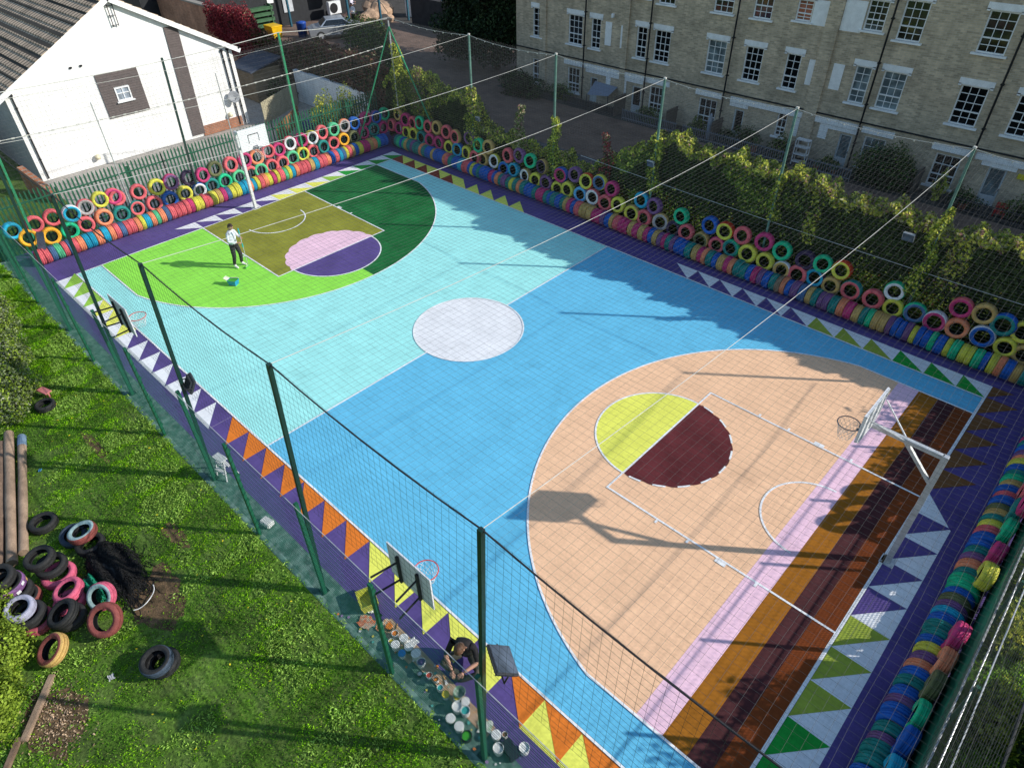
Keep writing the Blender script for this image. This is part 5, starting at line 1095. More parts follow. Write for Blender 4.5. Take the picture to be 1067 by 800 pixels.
shrub('garden_bush', 'bush', 'yellow green bush by the drainpipe right of the round bush', [(7.9, 20.3, .55, .3, .3, .65, 900)], .08, [m_ivb, m_ivm], [.7, .3], group='small bushes in the front gardens')
shrub('tall_bush', 'bush', 'tall ivy bush against the mesh fence beyond the right end of the hedge', [(15.9, 6.0, 1.4, .45, 1.2, 1.3, 4200), (15.9, 8.0, 1.5, .5, 1.3, 1.5, 4200), (15.9, 4.6, 1.2, .4, .7, 1.1, 2200)], .12, [m_ivd, m_ivm], [.6, .4])
# far left corner masses
shrub('ivy_mass', 'ivy', 'brown red ivy spilling over the white garden wall', [(-26.5, 10.2, 1.7, 2.0, .6, 1.5, 6500), (-24, 10.2, 2.3, 1.9, .5, 1.0, 6000), (-21.8, 10.2, 2.6, 1.8, .5, 1.0, 6000), (-28.6, 10.2, 1.6, 1.4, .6, 1.7, 5500), (-19.5, 10.1, 2.5, 1.8, .55, 1.2, 6500), (-17.3, 10.0, 2.2, 1.5, .6, 1.4, 6500), (-18.4, 9.9, 1.2, 1.2, .4, .9, 2500)], .13, [m_ivd, lm('brown_red_ivy_leaves', (.24, .10, .08), (.15, .09, .05)), m_ivp], [.45, .42, .13])
shrub('red_creeper', 'creeper', 'deep red creeper covering the end of the tall brick wall', [(-30.0, 10.05, 2.2, 1.5, .5, 2.1, 8500), (-31.8, 9.95, 2.6, 1.5, .45, 1.7, 7200), (-33.6, 9.95, 3.1, 1.4, .4, 1.1, 4200), (-29.4, 10.0, 1.0, 1.0, .5, 1.2, 3000)], .12, [m_ivr, lm('deep_red_creeper_leaves', (.22, .03, .045), (.30, .05, .06)), m_ivp], [.4, .5, .1])
shrub('yellow_bush', 'bush', 'bright yellow green bush behind the far tyres beside the corner mast', [(-17.6, 6.9, 1.2, .9, .8, 1.2, 3600), (-17.2, 7.9, 1.5, .6, .6, 1.0, 1700)], .10, [m_ivm, m_ivb, m_ivb], [.35, .35, .3])
shrub('low_hedge', 'hedge', 'low mottled green hedge in front of the silver car', [(-30.5, 19.3, .7, 2.5, 1.2, .9, 4200), (-27.5, 17.3, .7, 2.4, 1.2, .8, 4200), (-33.5, 21.4, .7, 2.3, 1.2, .9, 3600)], .14, [m_ivd, m_bsh, m_ivm], [.4, .35, .25])
shrub('garden_bush', 'bush', 'dark bush in shade left of the second net post', [(-15.6, 19.3, .6, 1.7, .9, .8, 3000)], .12, [m_trd, m_bsh], [.6, .4], group='bushes in the shaded street')
shrub('garden_bush', 'bush', 'small dark bush between shed and white gable corner', [(-25.2, 8.7, .6, .9, .7, .8, 1600)], .11, [m_trd, m_bsh], [.5, .5])
for i_, (x_, w_, h_, t_) in enumerate(((-7.0, .7, .45, 'under the ground floor window right of the blue grey canopy'), (-3.9, .6, .5, 'between the garden partitions left of the parasol'), (.6, .5, .6, 'just left of the plant shelf'), (3.1, .45, .35, 'at the foot of the pale door'), (11.3, 1.0, .6, 'at the far right end of the gardens'), (-13.2, .9, .5, 'below the leftmost ground floor window'))):
    shrub('garden_bush', 'bush', 'small leafy garden bush '+t_, [(x_, 20.3, h_*.8, w_, .4, h_, 1300)], .08, [m_bsh, m_ivm], [.55, .45], group='small bushes in the front gardens')
for x_, y_, s_, t_ in ((16.0, 1.6, .5, 'nearest the hedge'), (15.95, -.2, .45, 'in the middle'), (16.2, -2.2, .5, 'lowest in the picture')):
    shrub('weed_clump', 'weeds', 'bright leafy weed clump beyond the near right mesh fence, '+t_, [(x_, y_, .25, s_, s_*1.5, .35, 1800)], .09, [m_ivm, m_ivb], [.5, .5], group='weed clumps beyond the near right fence', core=False)
# lawn side shrubs
m_gsh = lm('grey_green_shrub_leaves', (.14, .19, .08), (.22, .26, .13)); m_gwh = lm('dry_white_seed_heads', (.55, .55, .42), (.42, .42, .25)); m_ysh = lm('lime_hedge_leaves', (.20, .30, .03), (.28, .38, .045))
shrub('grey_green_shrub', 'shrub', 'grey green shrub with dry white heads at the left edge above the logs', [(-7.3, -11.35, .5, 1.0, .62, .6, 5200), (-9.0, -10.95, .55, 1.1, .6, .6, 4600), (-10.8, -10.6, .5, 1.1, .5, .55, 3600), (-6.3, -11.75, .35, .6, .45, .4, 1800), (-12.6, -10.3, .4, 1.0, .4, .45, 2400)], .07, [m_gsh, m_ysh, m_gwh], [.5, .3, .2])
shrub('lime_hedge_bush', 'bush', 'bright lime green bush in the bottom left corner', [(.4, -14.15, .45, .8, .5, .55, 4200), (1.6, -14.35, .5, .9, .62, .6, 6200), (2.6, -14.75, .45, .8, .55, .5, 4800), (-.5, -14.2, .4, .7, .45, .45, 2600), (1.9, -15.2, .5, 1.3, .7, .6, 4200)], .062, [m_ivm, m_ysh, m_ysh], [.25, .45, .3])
# lawn: leaf sized blades and clover, denser near the camera
m_gr = mat('grass_and_clover_leaves', (.17, .45, .012), rough=.55, var=.4, scale=1.4, fine=.3, island=True, c2=(.34, .64, .02), trans=.5, spec=.1)
m_grd = mat('dry_grass_tips', (.30, .32, .09), rough=.6, var=.3, island=True, c2=(.22, .30, .05), trans=.3)
m_clov = mat('pale_clover_leaves', (.27, .48, .06), rough=.55, var=.3, scale=2, fine=.3, island=True, c2=(.38, .58, .11), trans=.4, spec=.1)
m_grk = mat('deep_green_grass', (.09, .25, .015), rough=.55, var=.35, scale=2, fine=.3, island=True, c2=(.15, .34, .025), trans=.35, spec=.1)
def lawn(name, n, x0, x1, ylo, yhi, size, label, hgt=.06):
    x = nr.uniform(x0, x1, n); lo = ylo(x); y = lo+(yhi+.05*np.sin(x*9)+.05*np.sin(x*23)-lo)*nr.uniform(0, 1, n); P = np.stack([x, y, np.zeros(n)], 1)
    dn = vnoise(P, 2.6, 4)*.6+vnoise(P, 7., 9)*.4; soil = np.exp(-((x-2.3)/.8)**2-((y+11.5)/.55)**2)+np.exp(-((x-3.6)/.75)**2-((y+14.0)/.42)**2)+.8*np.exp(-((x-1.)/.5)**2-((y+10.5)/.2)**2)+.8*np.exp(-((x+3.4)/.8)**2-((y+10.6)/.13)**2)+.75*np.clip((vnoise(P, 1.1, 31)*.5+vnoise(P, 3.3, 12)*.5-.60)*9, 0, 1)
    keep_ = nr.uniform(0, 1, n) < np.clip(dn*1.9-.25, .12, 1)*(1-np.clip(soil*1.15, 0, .93)); P = P[keep_]; dn = dn[keep_]
    P[:, 2] = .01+hgt*np.clip(dn*1.4-.2, .1, 1.2)*nr.uniform(.3, 1.2, len(P)); yb = P[:, 1] > yhi-.3; P[:, 2] = np.where(yb, P[:, 2]*1.9, P[:, 2])
    mi = (nr.uniform(0, 1, len(P)) > .95).astype(int); cl_ = (vnoise(P, 1.7, 21)*.6+vnoise(P, 5.1, 3)*.4); mi = np.where((mi == 0) & (cl_ > .56), 2, mi); mi = np.where((mi == 0) & (cl_ < .42), 3, mi); o = leaves(name, P, size*np.where(mi == 2, 1.35, np.where(mi == 3, .85, 1.)), [m_gr, m_grd, m_clov, m_grk], mi, nrm=np.array([[0, 0, .9]]), spread=.85, aspect=.38); tag(o, label, 'grass', kind='stuff')
lawn('grass', 330000, -19, 10.8, lambda x: np.maximum(-9.4-(x+17)*.30, -16.2), -9.16, .044, 'short bright green grass and clover on the lawn beside the court')
lawn('grass', 42000, 15.5, 19, lambda x: np.full_like(x, -8.), 7., .075, 'green grass beyond the mesh fence at the right edge')
# tiny flowers
P = np.stack([nr.uniform(-8, 9, 70), nr.uniform(-13.5, -9.4, 70), np.full(70, .09)], 1); o = leaves('flowers', P, .045, mat('yellow_flower_petals', (.8, .65, .02), rough=.5), nrm=np.array([[0, 0, 3.]])); tag(o, 'tiny yellow flowers scattered in the lawn', 'flowers', kind='stuff')
# ------------------------------------------------------------------ people
def skin_chain(chains, sub=1):
    """chains: list of (points, radii, links) grown into one continuous surface each; returns list of (verts, faces)"""
    out = []
    for pts, rad, edges in chains:
        me = bpy.data.meshes.new('tmp'); me.from_pydata([tuple(p) for p in pts], edges, []); o = bpy.data.objects.new('tmp', me); COL.objects.link(o)
        sk_ = o.modifiers.new('s', 'SKIN'); sk_.use_smooth_shade = True
        for i, r in enumerate(rad): me.skin_vertices[0].data[i].radius = (r, r) if not isinstance(r, tuple) else r
        for i in range(len(pts)): me.skin_vertices[0].data[i].use_root = (i == 0)
        su = o.modifiers.new('u', 'SUBSURF'); su.levels = sub+1; su.render_levels = sub+1
        dg = bpy.context.evaluated_depsgraph_get(); ev = o.evaluated_get(dg); m2 = ev.to_mesh()
        out.append(([v.co.copy() for v in m2.vertices], [tuple(p.vertices) for p in m2.polygons])); ev.to_mesh_clear(); bpy.data.objects.remove(o); bpy.data.meshes.remove(me)
    return out
def mesh_from(parts, name, mats, fn, parent, smooth=True):
    V = []; F = []
    for v, f in parts:
        o = len(V); V += [tuple(a) for a in v]; F += [tuple(i+o for i in q_) for q_ in f]
    me = bpy.data.meshes.new(name); me.from_pydata(V, [], F)
    for m in mats: me.materials.append(m)
    for p in me.polygons: p.material_index = fn(p.center); p.use_smooth = smooth
    ob = bpy.data.objects.new(name, me); COL.objects.link(ob); ob.parent = parent; return ob
def head_parts(c, fwd, up, r=.105):
    """head with brow, nose, chin and ears; fwd = facing direction"""
    fwd = Vector(fwd).normalized(); up = Vector(up).normalized(); side = fwd.cross(up).normalized(); up = side.cross(fwd).normalized()
    bm = bmesh.new(); bmesh.ops.create_icosphere(bm, subdivisions=4, radius=1)
    for v in bm.verts:
        x, y, z = v.co; fz = z
        wx = .78*(1-.18*max(0, -z)); wy = .95; f = y*wy
        if z < -.2: f = f*(1-.12*(-z-.2))+(.10 if y > 0 else -.02)*(-z-.2)
        if y > .55: f -= .05
        if y > .5 and abs(x) < .2 and -.32 < z < .18: f += (.26-abs(x)*1.0)*max(0, 1-abs(z+.14)/.32)*.9      # nose
        if y > .5 and .08 < abs(x) < .42 and .02 < z < .2: f -= .07                                           # eye sockets
        if y > .5 and z > .2 and z < .38: f += .03                                                            # brow
        if y > .5 and abs(x) < .28 and -.52 < z < -.42: f -= .04                                              # mouth line
        if y > .3 and abs(x) < .3 and z < -.7: f += .08                                                       # chin
        v.co = Vector(c)+(side*(x*wx)+fwd*f+up*(z*1.22))*r
    hd_ = ([v.co.copy() for v in bm.verts], [tuple(v.index for v in f.verts) for f in bm.faces]); bm.free()
    ears = []
    for s_ in (-1, 1):
        bm = bmesh.new(); bmesh.ops.create_icosphere(bm, subdivisions=2, radius=1)
        for v in bm.verts: v.co = Vector(c)+side*(s_*.80*r+v.co.x*.012)+fwd*(-.005+v.co.y*.018)+up*(v.co.z*.032)
        ears.append(([v.co.copy() for v in bm.verts], [tuple(v.index for v in f.verts) for f in bm.faces])); bm.free()
    eyes = []
    for s_ in (-1, 1):
        bm = bmesh.new(); bmesh.ops.create_icosphere(bm, subdivisions=2, radius=.012)
        for v in bm.verts: v.co = v.co+Vector(c)+side*(s_*.26*r)+fwd*(.80*r)+up*(.10*r)
        eyes.append(([v.co.copy() for v in bm.verts], [tuple(v.index for v in f.verts) for f in bm.faces])); bm.free()
    bm = bmesh.new(); bmesh.ops.create_icosphere(bm, subdivisions=4, radius=1); dl = []
    for v in bm.verts:
        x, y, z = v.co
        k = 1.07+.03*math.sin(x*14)*math.sin(z*11+y*9); v.co = Vector(c)+(side*(x*.80*k)+fwd*(y*.97*k-.02)+up*(z*1.22*k))*r
        if (y > .35 and z < .42) or z < -.42 or (y > .0 and z < .05): dl.append(v)
    bmesh.ops.delete(bm, geom=dl, context='VERTS'); bm.verts.index_update()
    hair = ([v.co.copy() for v in bm.verts], [tuple(v.index for v in f.verts) for f in bm.faces]); bm.free()
    return hd_, ears, eyes, hair
def hand_chain(w_, d, n, thumb, curl=.6, s=1.):
    """palm + five separate curled fingers from wrist w_ along d, n = back of hand normal, thumb side sign"""
    d = Vector(d).normalized(); n = Vector(n).normalized(); sd_v = d.cross(n).normalized()*thumb; w_ = Vector(w_); out = []
    pal = [w_, w_+d*.045*s, w_+d*.085*s]; out.append((pal, [(.022*s, .022*s), (.034*s, .018*s), (.034*s, .017*s)], [(0, 1), (1, 2)]))
    for k, ln_ in enumerate((.066, .076, .070, .055)):
        b0 = w_+d*.078*s+sd_v*(.027-.018*k)*s; p = [w_+d*.05*s+sd_v*(.018-.012*k)*s, b0]; a = 0
        for j in range(3): a += curl*(.55+.15*j); p.append(p[-1]+(d*math.cos(a)-n*math.sin(a))*ln_*s*(.45, .32, .25)[j])
        out.append((p, [.009*s, .0095*s, .0088*s, .0078*s, .0065*s], [(i, i+1) for i in range(4)]))
    p = [w_+d*.018*s+sd_v*.014*s]; p.append(p[0]+(sd_v*.85+d*.55)*.032*s); p.append(p[1]+(sd_v*.45+d*.8-n*.3)*.028*s); p.append(p[2]+(sd_v*.1+d*.8-n*.55)*.024*s)
    out.append((p, [.012*s, .0115*s, .010*s, .0075*s], [(0, 1), (1, 2), (2, 3)])); return out
m_skin = mat('skin', (.52, .28, .19), rough=.55, var=.06, scale=20); m_eye = mat('eye_dark', (.03, .02, .02), rough=.2)
def sh(c): return c
# standing painter ---------------------------------------------------
def standing(loc, rz, label, shirt, trouser, shoe, hairc, lean=.0, roller=True, short=False):
    p = empty('person', loc, label, 'person', rz=rz)
    # local frame: faces +x, left is +y
    J = dict(pel=(0, 0, .93), bel=(.0, 0, 1.06), ch=(.03, 0, 1.26), up=(.02, 0, 1.40), nk=(.05, 0, 1.50), nk2=(.075, 0, 1.545),
             hl=(0, .10, .88), kl=(.09, .12, .50), al=(.02, .13, .10), fl=(.12, .15, .045), tl=(.20, .16, .035),
             hr=(0, -.10, .88), kr=(.0, -.13, .49), ar=(-.10, -.14, .10), fr=(.0, -.16, .045), tr=(.08, -.17, .035),
             sl=(.02, .185, 1.40), el=(.10, .25, 1.15), wl=(.30, .12, 1.20), sr=(.02, -.185, 1.40), er=(.06, -.26, 1.14), wr=(.29, -.06, 1.06))
    R = dict(pel=(.15, .115), bel=(.135, .10), ch=(.155, .115), up=(.12, .085), nk=.052, nk2=.05, hl=.105, kl=.078, al=.058, fl=.046, tl=.034, hr=.105, kr=.078, ar=.058, fr=.046, tr=.034,
             sl=.062, el=.044, wl=.028, sr=.062, er=.044, wr=.028)
    k = list(J); E_ = [('pel', 'bel'), ('bel', 'ch'), ('ch', 'up'), ('up', 'nk'), ('nk', 'nk2'), ('pel', 'hl'), ('hl', 'kl'), ('kl', 'al'), ('al', 'fl'), ('fl', 'tl'), ('pel', 'hr'), ('hr', 'kr'), ('kr', 'ar'), ('ar', 'fr'), ('fr', 'tr'), ('up', 'sl'), ('sl', 'el'), ('el', 'wl'), ('up', 'sr'), ('sr', 'er'), ('er', 'wr')]
    chains = [([Vector(J[a]) for a in k], [R[a] for a in k], [(k.index(a), k.index(b_)) for a, b_ in E_])]
    chains += hand_chain(J['wl'], (.75, -.5, .1), (0, .3, 1), -1, .9); chains += hand_chain(J['wr'], (.9, .2, .1), (0, -.2, 1), 1, .9)
    parts = skin_chain(chains); hp, ears, eyes, hair = head_parts((.10, 0, 1.635), (.95, -.1, -.42), (.4, 0, .9))
    def fn(c):
        if c.z > 1.50: return 0
        if c.x > .27 and c.z > .95: return 0
        if c.z < .085 or (c.z < .13 and c.x > .02): return 3
        if c.z < .14: return 3
        if c.z < .98: return 2
        return 1
    body = mesh_from(parts+[hp]+ears, 'body', [m_skin, shirt, trouser, shoe], fn, p)
    mesh_from([hair], 'hair', [hairc], lambda c: 0, p); mesh_from(eyes, 'eyes', [m_eye], lambda c: 0, p)
    # loose shirt and trouser legs over the body
    b = MB(); rings = [(.995, .175, .13, 0), (1.10, .168, .122, .005), (1.24, .18, .128, .02), (1.38, .165, .105, .02)]; n = 20
    vs = []
    for i, (z, ry, rx, cx) in enumerate(rings):
        for j in range(n): t = 2*PI*j/n; f = 1+.03*math.sin(5*t+i*2); vs.append((cx+rx*f*math.cos(t), ry*f*math.sin(t), z+.008*math.sin(3*t+i)))
    b.add(vs, [(i*n+j, i*n+(j+1) % n, (i+1)*n+(j+1) % n, (i+1)*n+j) for i in range(len(rings)-1) for j in range(n)]); b.build('shirt', shirt, p, smooth=True)
    return p
m_pshirt = mat('pale_grey_white_shirt', (.66, .69, .74), rough=.8, var=.12, scale=6); m_ptr = mat('charcoal_trousers', (.028, .028, .032), rough=.85, var=.3, scale=5); m_shoe = mat('white_shoes', (.72, .70, .68), rough=.5, var=.1)
m_hair = mat('dark_brown_hair', (.035, .018, .012), rough=.6, var=.3, scale=30); m_hairb = mat('brown_hair', (.11, .055, .028), rough=.6, var=.3, scale=30)
per = standing((-9.33, -3.02, .008), math.radians(24), 'person in pale shirt and dark trousers standing on the lime green paint holding a roller', m_pshirt, m_ptr, m_shoe, m_hair)
ro = empty('paint_roller', (-9.33, -3.02, .012), 'long handled paint roller with turquoise grips held by the standing person', 'paint roller', rz=math.radians(24))
b = MB(); b.beam((.40, .03, 1.52), (.34, .06, .12), .026, n=8); b.build('pole', m_galv, ro)
b = MB(); b.beam((.40, .03, 1.60), (.394, .032, 1.36), .05, n=8); b.beam((.378, .04, 1.0), (.372, .043, .84), .045, n=8); b.build('grip', mat('turquoise_grip', (.02, .45, .45), rough=.4), ro)
b = MB(); b.path([(.34, .06, .14), (.34, .06, .08), (.34, -.08, .075), (.34, -.08, .045)], .008, 6); b.build('frame', m_galv, ro)
b = MB(); b.beam((.34, -.1, .042), (.34, .14, .042), .07, n=14); b.build('roller_sleeve', mat('green_paint_soaked_sleeve', (.15, .5, .08), rough=.8, bump=.5), ro)
# seated painter -----------------------------------------------------
p = empty('person', (8.26, -7.97, .006), 'person in black top sitting cross legged by the fence with head bowed over the paint', 'person', rz=math.radians(-62)); p.scale = (1.1, 1.1, 1.1)
J = dict(pel=(-.12, 0, .20), bel=(-.10, 0, .34), ch=(-.01, 0, .53), up=(.06, 0, .66), nk=(.12, 0, .735), nk2=(.16, 0, .76),
         hl=(-.04, .11, .18), kl=(.30, .34, .24), al=(.42, .05, .09), fl=(.40, -.07, .06), tl=(.38, -.15, .05),
         hr=(-.04, -.11, .18), kr=(.28, -.36, .22), ar=(.30, -.03, .085), fr=(.32, .08, .06), tr=(.34, .15, .05),
         sl=(.05, .20, .64), el=(.20, .30, .42), wl=(.42, .12, .40), sr=(.05, -.20, .64), er=(.22, -.28, .42), wr=(.43, -.09, .38))
R = dict(pel=(.165, .13), bel=(.15, .12), ch=(.17, .125), up=(.125, .09), nk=.055, nk2=.05, hl=.10, kl=.065, al=.045, fl=.042, tl=.03, hr=.10, kr=.065, ar=.045, fr=.042, tr=.03, sl=.068, el=.047, wl=.028, sr=.068, er=.047, wr=.028)
k = list(J); E_ = [('pel', 'bel'), ('bel', 'ch'), ('ch', 'up'), ('up', 'nk'), ('nk', 'nk2'), ('pel', 'hl'), ('hl', 'kl'), ('kl', 'al'), ('al', 'fl'), ('fl', 'tl'), ('pel', 'hr'), ('hr', 'kr'), ('kr', 'ar'), ('ar', 'fr'), ('fr', 'tr'), ('up', 'sl'), ('sl', 'el'), ('el', 'wl'), ('up', 'sr'), ('sr', 'er'), ('er', 'wr')]
ch_ = [([Vector(J[a]) for a in k], [R[a] for a in k], [(k.index(a), k.index(b_)) for a, b_ in E_])]+hand_chain(J['wl'], (.75, -.6, -.1), (0, .2, 1), -1, .8)+hand_chain(J['wr'], (.8, .55, -.1), (0, -.2, 1), 1, .8)
m_blk = mat('black_cotton_top', (.016, .014, .016), rough=.85, var=.35, scale=7); m_camo = mat('dark_patterned_trousers', (.03, .04, .035), rough=.85, var=.3, scale=6, c2=(.09, .08, .06)); m_bsh2 = mat('dark_shoes', (.02, .02, .022), rough=.5)
hp, ears, eyes, hair = head_parts((.235, 0, .80), (.72, 0, -.70), (.70, 0, .72), .108)
def fn2(c):
    d = Vector((c.x, c.y, c.z))
    if (d-Vector((.235, 0, .8))).length < .16 and c.z > .69 and c.x > .13: return 0
    if c.x > .27 and c.z > .31: return 0
    if abs(c.y) > .2 and .2 < c.x < .42 and c.z > .34 and c.z < .47 and c.x > .215: return 0
    if c.z < .10 and c.x > .28 and abs(c.y) < .2: return 3
    if c.z < .30: return 2
    return 1
mesh_from(skin_chain(ch_)+[hp]+ears, 'body', [m_skin, m_blk, m_camo, m_bsh2], fn2, p); mesh_from([hair], 'hair', [m_hairb], lambda c: 0, p); mesh_from(eyes, 'eyes', [m_eye], lambda c: 0, p)
# bowl of green paint in the lap
b = MB(); b.lathe([(0, 0), (.08, .0), (.12, .09), (.11, .09), (.075, .02), (0, .02)], (8.72, -8.56, .16), 18, 0); o = b.build('paint_bowl', mat('green_paint_bowl', (.08, .2, .12), rough=.4, c2=(.4, .45, .4), scale=9)); tag(o, 'small green smeared bowl in the lap of the seated person', 'bowl')
# people in the yard, tiny
for x, y, rz, sc, hc, lab in ((-38.2, 23.6, -1.2, mat('white_tee', (.8, .8, .82)), m_hair, 'person in a white top walking past the silver car'), (-41.2, 25.6, .6, mat('lilac_white_top', (.7, .65, .75)), m_hairb, 'person in a pale top standing by the air conditioning units')):
    standing((x, y, .0), rz, lab, sc, m_ptr, m_bsh2, hc)

# ------------------------------------------------------------------ clutter on the court
bk = empty('paint_bucket', (-8.28, -3.84, .012), 'small blue bucket with bright green paint and a tray beside the standing person', 'bucket', rz=.5)
b = MB(); b.add([(-.13, -.1, 0), (.13, -.1, 0), (.13, .1, 0), (-.13, .1, 0), (-.17, -.13, .2), (.17, -.13, .2), (.17, .13, .2), (-.17, .13, .2)], [(3, 2, 1, 0), (0, 1, 5, 4), (1, 2, 6, 5), (2, 3, 7, 6), (3, 0, 4, 7)]); b.build('bucket_body', mat('bright_blue_plastic', (.02, .30, .62), rough=.35), bk)
b = MB(); b.quad([(-.165, -.125, .19), (.165, -.125, .19), (.165, .125, .19), (-.165, .125, .19)]); b.build('paint', mat('wet_green_paint', (.06, .40, .02), rough=.2, var=.2, scale=9), bk)
b = MB(); b.add([(-.17, -.1, .19), (-.17, .1, .19), (-.33, .09, .26), (-.33, -.09, .26)], [(0, 1, 2, 3)]); b.beam((-.17, .1, .2), (.17, .13, .22), .02); b.build('drip_tray', mat('cream_plastic', (.75, .74, .6), rough=.4), bk)
cr = empty('paint_crate', (5.82, -8.52, .012), 'yellow green plastic crate at the lawn side fence near the small hoop', 'crate', rz=-.35)
b = MB(); b.add([(-.2, -.15, 0), (.2, -.15, 0), (.2, .15, 0), (-.2, .15, 0), (-.24, -.19, .24), (.24, -.19, .24), (.24, .19, .24), (-.24, .19, .24), (-.21, -.16, .24), (.21, -.16, .24), (.21, .16, .24), (-.21, .16, .24), (-.18, -.13, .02), (.18, -.13, .02), (.18, .13, .02), (-.18, .13, .02)],
    [(0, 1, 5, 4), (1, 2, 6, 5), (2, 3, 7, 6), (3, 0, 4, 7), (4, 5, 9, 8), (5, 6, 10, 9), (6, 7, 11, 10), (7, 4, 8, 11), (9, 13, 12, 8)[::-1], (10, 14, 13, 9)[::-1], (11, 15, 14, 10)[::-1], (8, 12, 15, 11)[::-1], (12, 13, 14, 15), (3, 2, 1, 0)]); b.build('crate_body', mat('yellow_green_plastic', (.50, .52, .06), rough=.45, var=.25, scale=6), cr)
m_card = mat('brown_cardboard', (.42, .28, .17), rough=.9, var=.2, scale=5, c2=(.5, .36, .25))
b = MB(); b.quad([(6.45, -8.40, .012), (9.6, -8.50, .012), (9.6, -8.74, .012), (6.45, -8.70, .012)][::-1]); b.quad([(6.6, -8.68, .016), (7.5, -8.72, .02), (7.5, -8.8, .018), (6.6, -8.78, .014)][::-1]); tag(b.build('cardboard_sheet', m_card), 'long strip of paint spattered cardboard along the foot of the lawn side fence', 'cardboard')
m_can = mat('white_paint_tub', (.74, .74, .72), rough=.4, var=.1); m_lidw = mat('white_lid', (.80, .80, .78), rough=.4, var=.1)
cols = {'white': (.8, .8, .78), 'orange': (.75, .22, .02), 'blue': (.02, .22, .6), 'yellow': (.75, .6, .05), 'purple': (.12, .06, .22), 'red': (.5, .05, .03), 'green': (.05, .35, .1), 'teal': (.05, .4, .38), 'brown': (.2, .1, .05), 'black': (.02, .02, .02)}
def tub(x, y, r, h_, col, label, open_=True, hnd=True, tilt=0):
    o = empty('paint_tub', (x, y, .02), label, 'paint tub', 'tubs of paint along the lawn side fence'); o.rotation_euler = (tilt, 0, rng.uniform(0, 6)); b = MB()
    b.lathe([(0, 0), (r*.9, 0), (r, h_), (r*1.05, h_), (r*1.05, h_-.015), (r*.97, h_-.015)] if not open_ else [(0, 0), (r*.9, 0), (r, h_), (r*1.05, h_), (r*1.03, h_+.008), (r*.93, h_+.006), (r*.9, h_*.82)], n=20); b.build('tub_body', m_can if rng.random() < .8 else mat('black_plastic', (.02, .02, .02), rough=.4), o)
    b = MB()
    if open_: b.lathe([(0, h_*.84), (r*.91, h_*.84)], n=20); b.build('paint', mat('wet_%s_paint' % col, cols[col], rough=.25, var=.15, scale=12), o)
    else: b.lathe([(0, h_+.012), (r*1.02, h_+.012), (r*1.06, h_+.004), (r*1.06, h_-.02)], n=20); b.lathe([(r*.55, h_+.013), (r*.62, h_+.018), (r*.68, h_+.013)], n=20); b.build('lid', m_lidw if col == 'white' else mat('lid_%s' % col, cols[col], rough=.35, var=.12), o)
    if hnd: b = MB(); b.path([(r*math.cos(t)*1.06, r*1.0*math.sin(t)*.9-.0, h_-.02-.05*math.sin(t)) for t in [PI*i/8 for i in range(9)]], .003, 4); b.build('handle', m_galv, o)
T = [(8.72, -8.62, .10, .16, 'yellow', 1, 'open tub of yellow paint nearest the knees of the seated person'), (8.90, -8.58, .09, .15, 'white', 0, 'white lidded tub just behind the open yellow one'), (8.86, -8.76, .11, .18, 'white', 1, 'tub of white paint on the green floor edge by the yellow one'), (9.02, -8.70, .10, .16, 'teal', 1, 'tub of teal paint beside the white lidded ones'),
     (8.92, -8.98, .10, .14, 'white', 0, 'left one of three white lids in a row at the grass edge'), (9.14, -8.97, .10, .14, 'white', 0, 'middle one of three white lids in a row at the grass edge'), (9.36, -8.99, .11, .14, 'green', 1, 'open tub of green paint ending the row of three at the grass edge'),
     (9.74, -8.62, .10, .16, 'white', 0, 'white lidded tub right of the tall dark post'), (9.93, -8.76, .11, .17, 'white', 1, 'open white tub right of the tall dark post'), (9.84, -8.50, .06, .12, 'brown', 1, 'small brown paint pot right of the tall dark post'), (10.26, -8.44, .11, .17, 'white', 1, 'white tub standing alone on the purple floor beyond the dark box'),
     (7.06, -8.55, .10, .15, 'white', 0, 'white lidded tub next to the blue one'), (7.28, -8.60, .10, .15, 'white', 0, 'white lidded tub right of the blue one'), (7.05, -8.76, .10, .16, 'white', 0, 'white lidded tub below the first small fence post'), (7.28, -8.78, .085, .14, 'blue', 0, 'tub with a bright blue lid'), (7.50, -8.60, .11, .17, 'white', 0, 'largest white lidded tub in the middle of the cardboard'),
     (7.70, -8.64, .10, .15, 'purple', 1, 'open tub of purple paint in the middle of the cardboard'), (6.84, -8.60, .08, .13, 'orange', 1, 'open pot of orange paint at the left of the cardboard'), (6.92, -8.76, .07, .12, 'yellow', 1, 'open pot of yellow paint left of the blue lid'), (6.62, -8.58, .08, .12, 'orange', 0, 'pot with an orange lid at the left end of the cardboard'),
     (8.0, -8.70, .07, .10, 'red', 1, 'small pot of red paint left of the seated person'), (8.16, -8.66, .06, .10, 'orange', 1, 'small pot of orange paint by the foot of the seated person'), (8.34, -8.72, .07, .11, 'teal', 1, 'small teal pot right by the shoes of the seated person'), (8.52, -8.74, .08, .13, 'yellow', 0, 'pot with yellow lid below the seated person'), (7.84, -8.80, .06, .10, 'white', 1, 'small pot of white paint on the green floor')]
for x, y, r, h_, c, op, lab in T: tub(x, y, r*.86, h_*.9, c, lab, bool(op), r > .08)
b = MB(); b.bbox((10.08, -8.62, .09), (.34, .2, .16), -.2, 0, .01); tag(b.build('dark_box', mat('navy_box', (.012, .014, .03), rough=.6, var=.3)), 'flat navy blue box between the two white tubs right of the dark post', 'box')
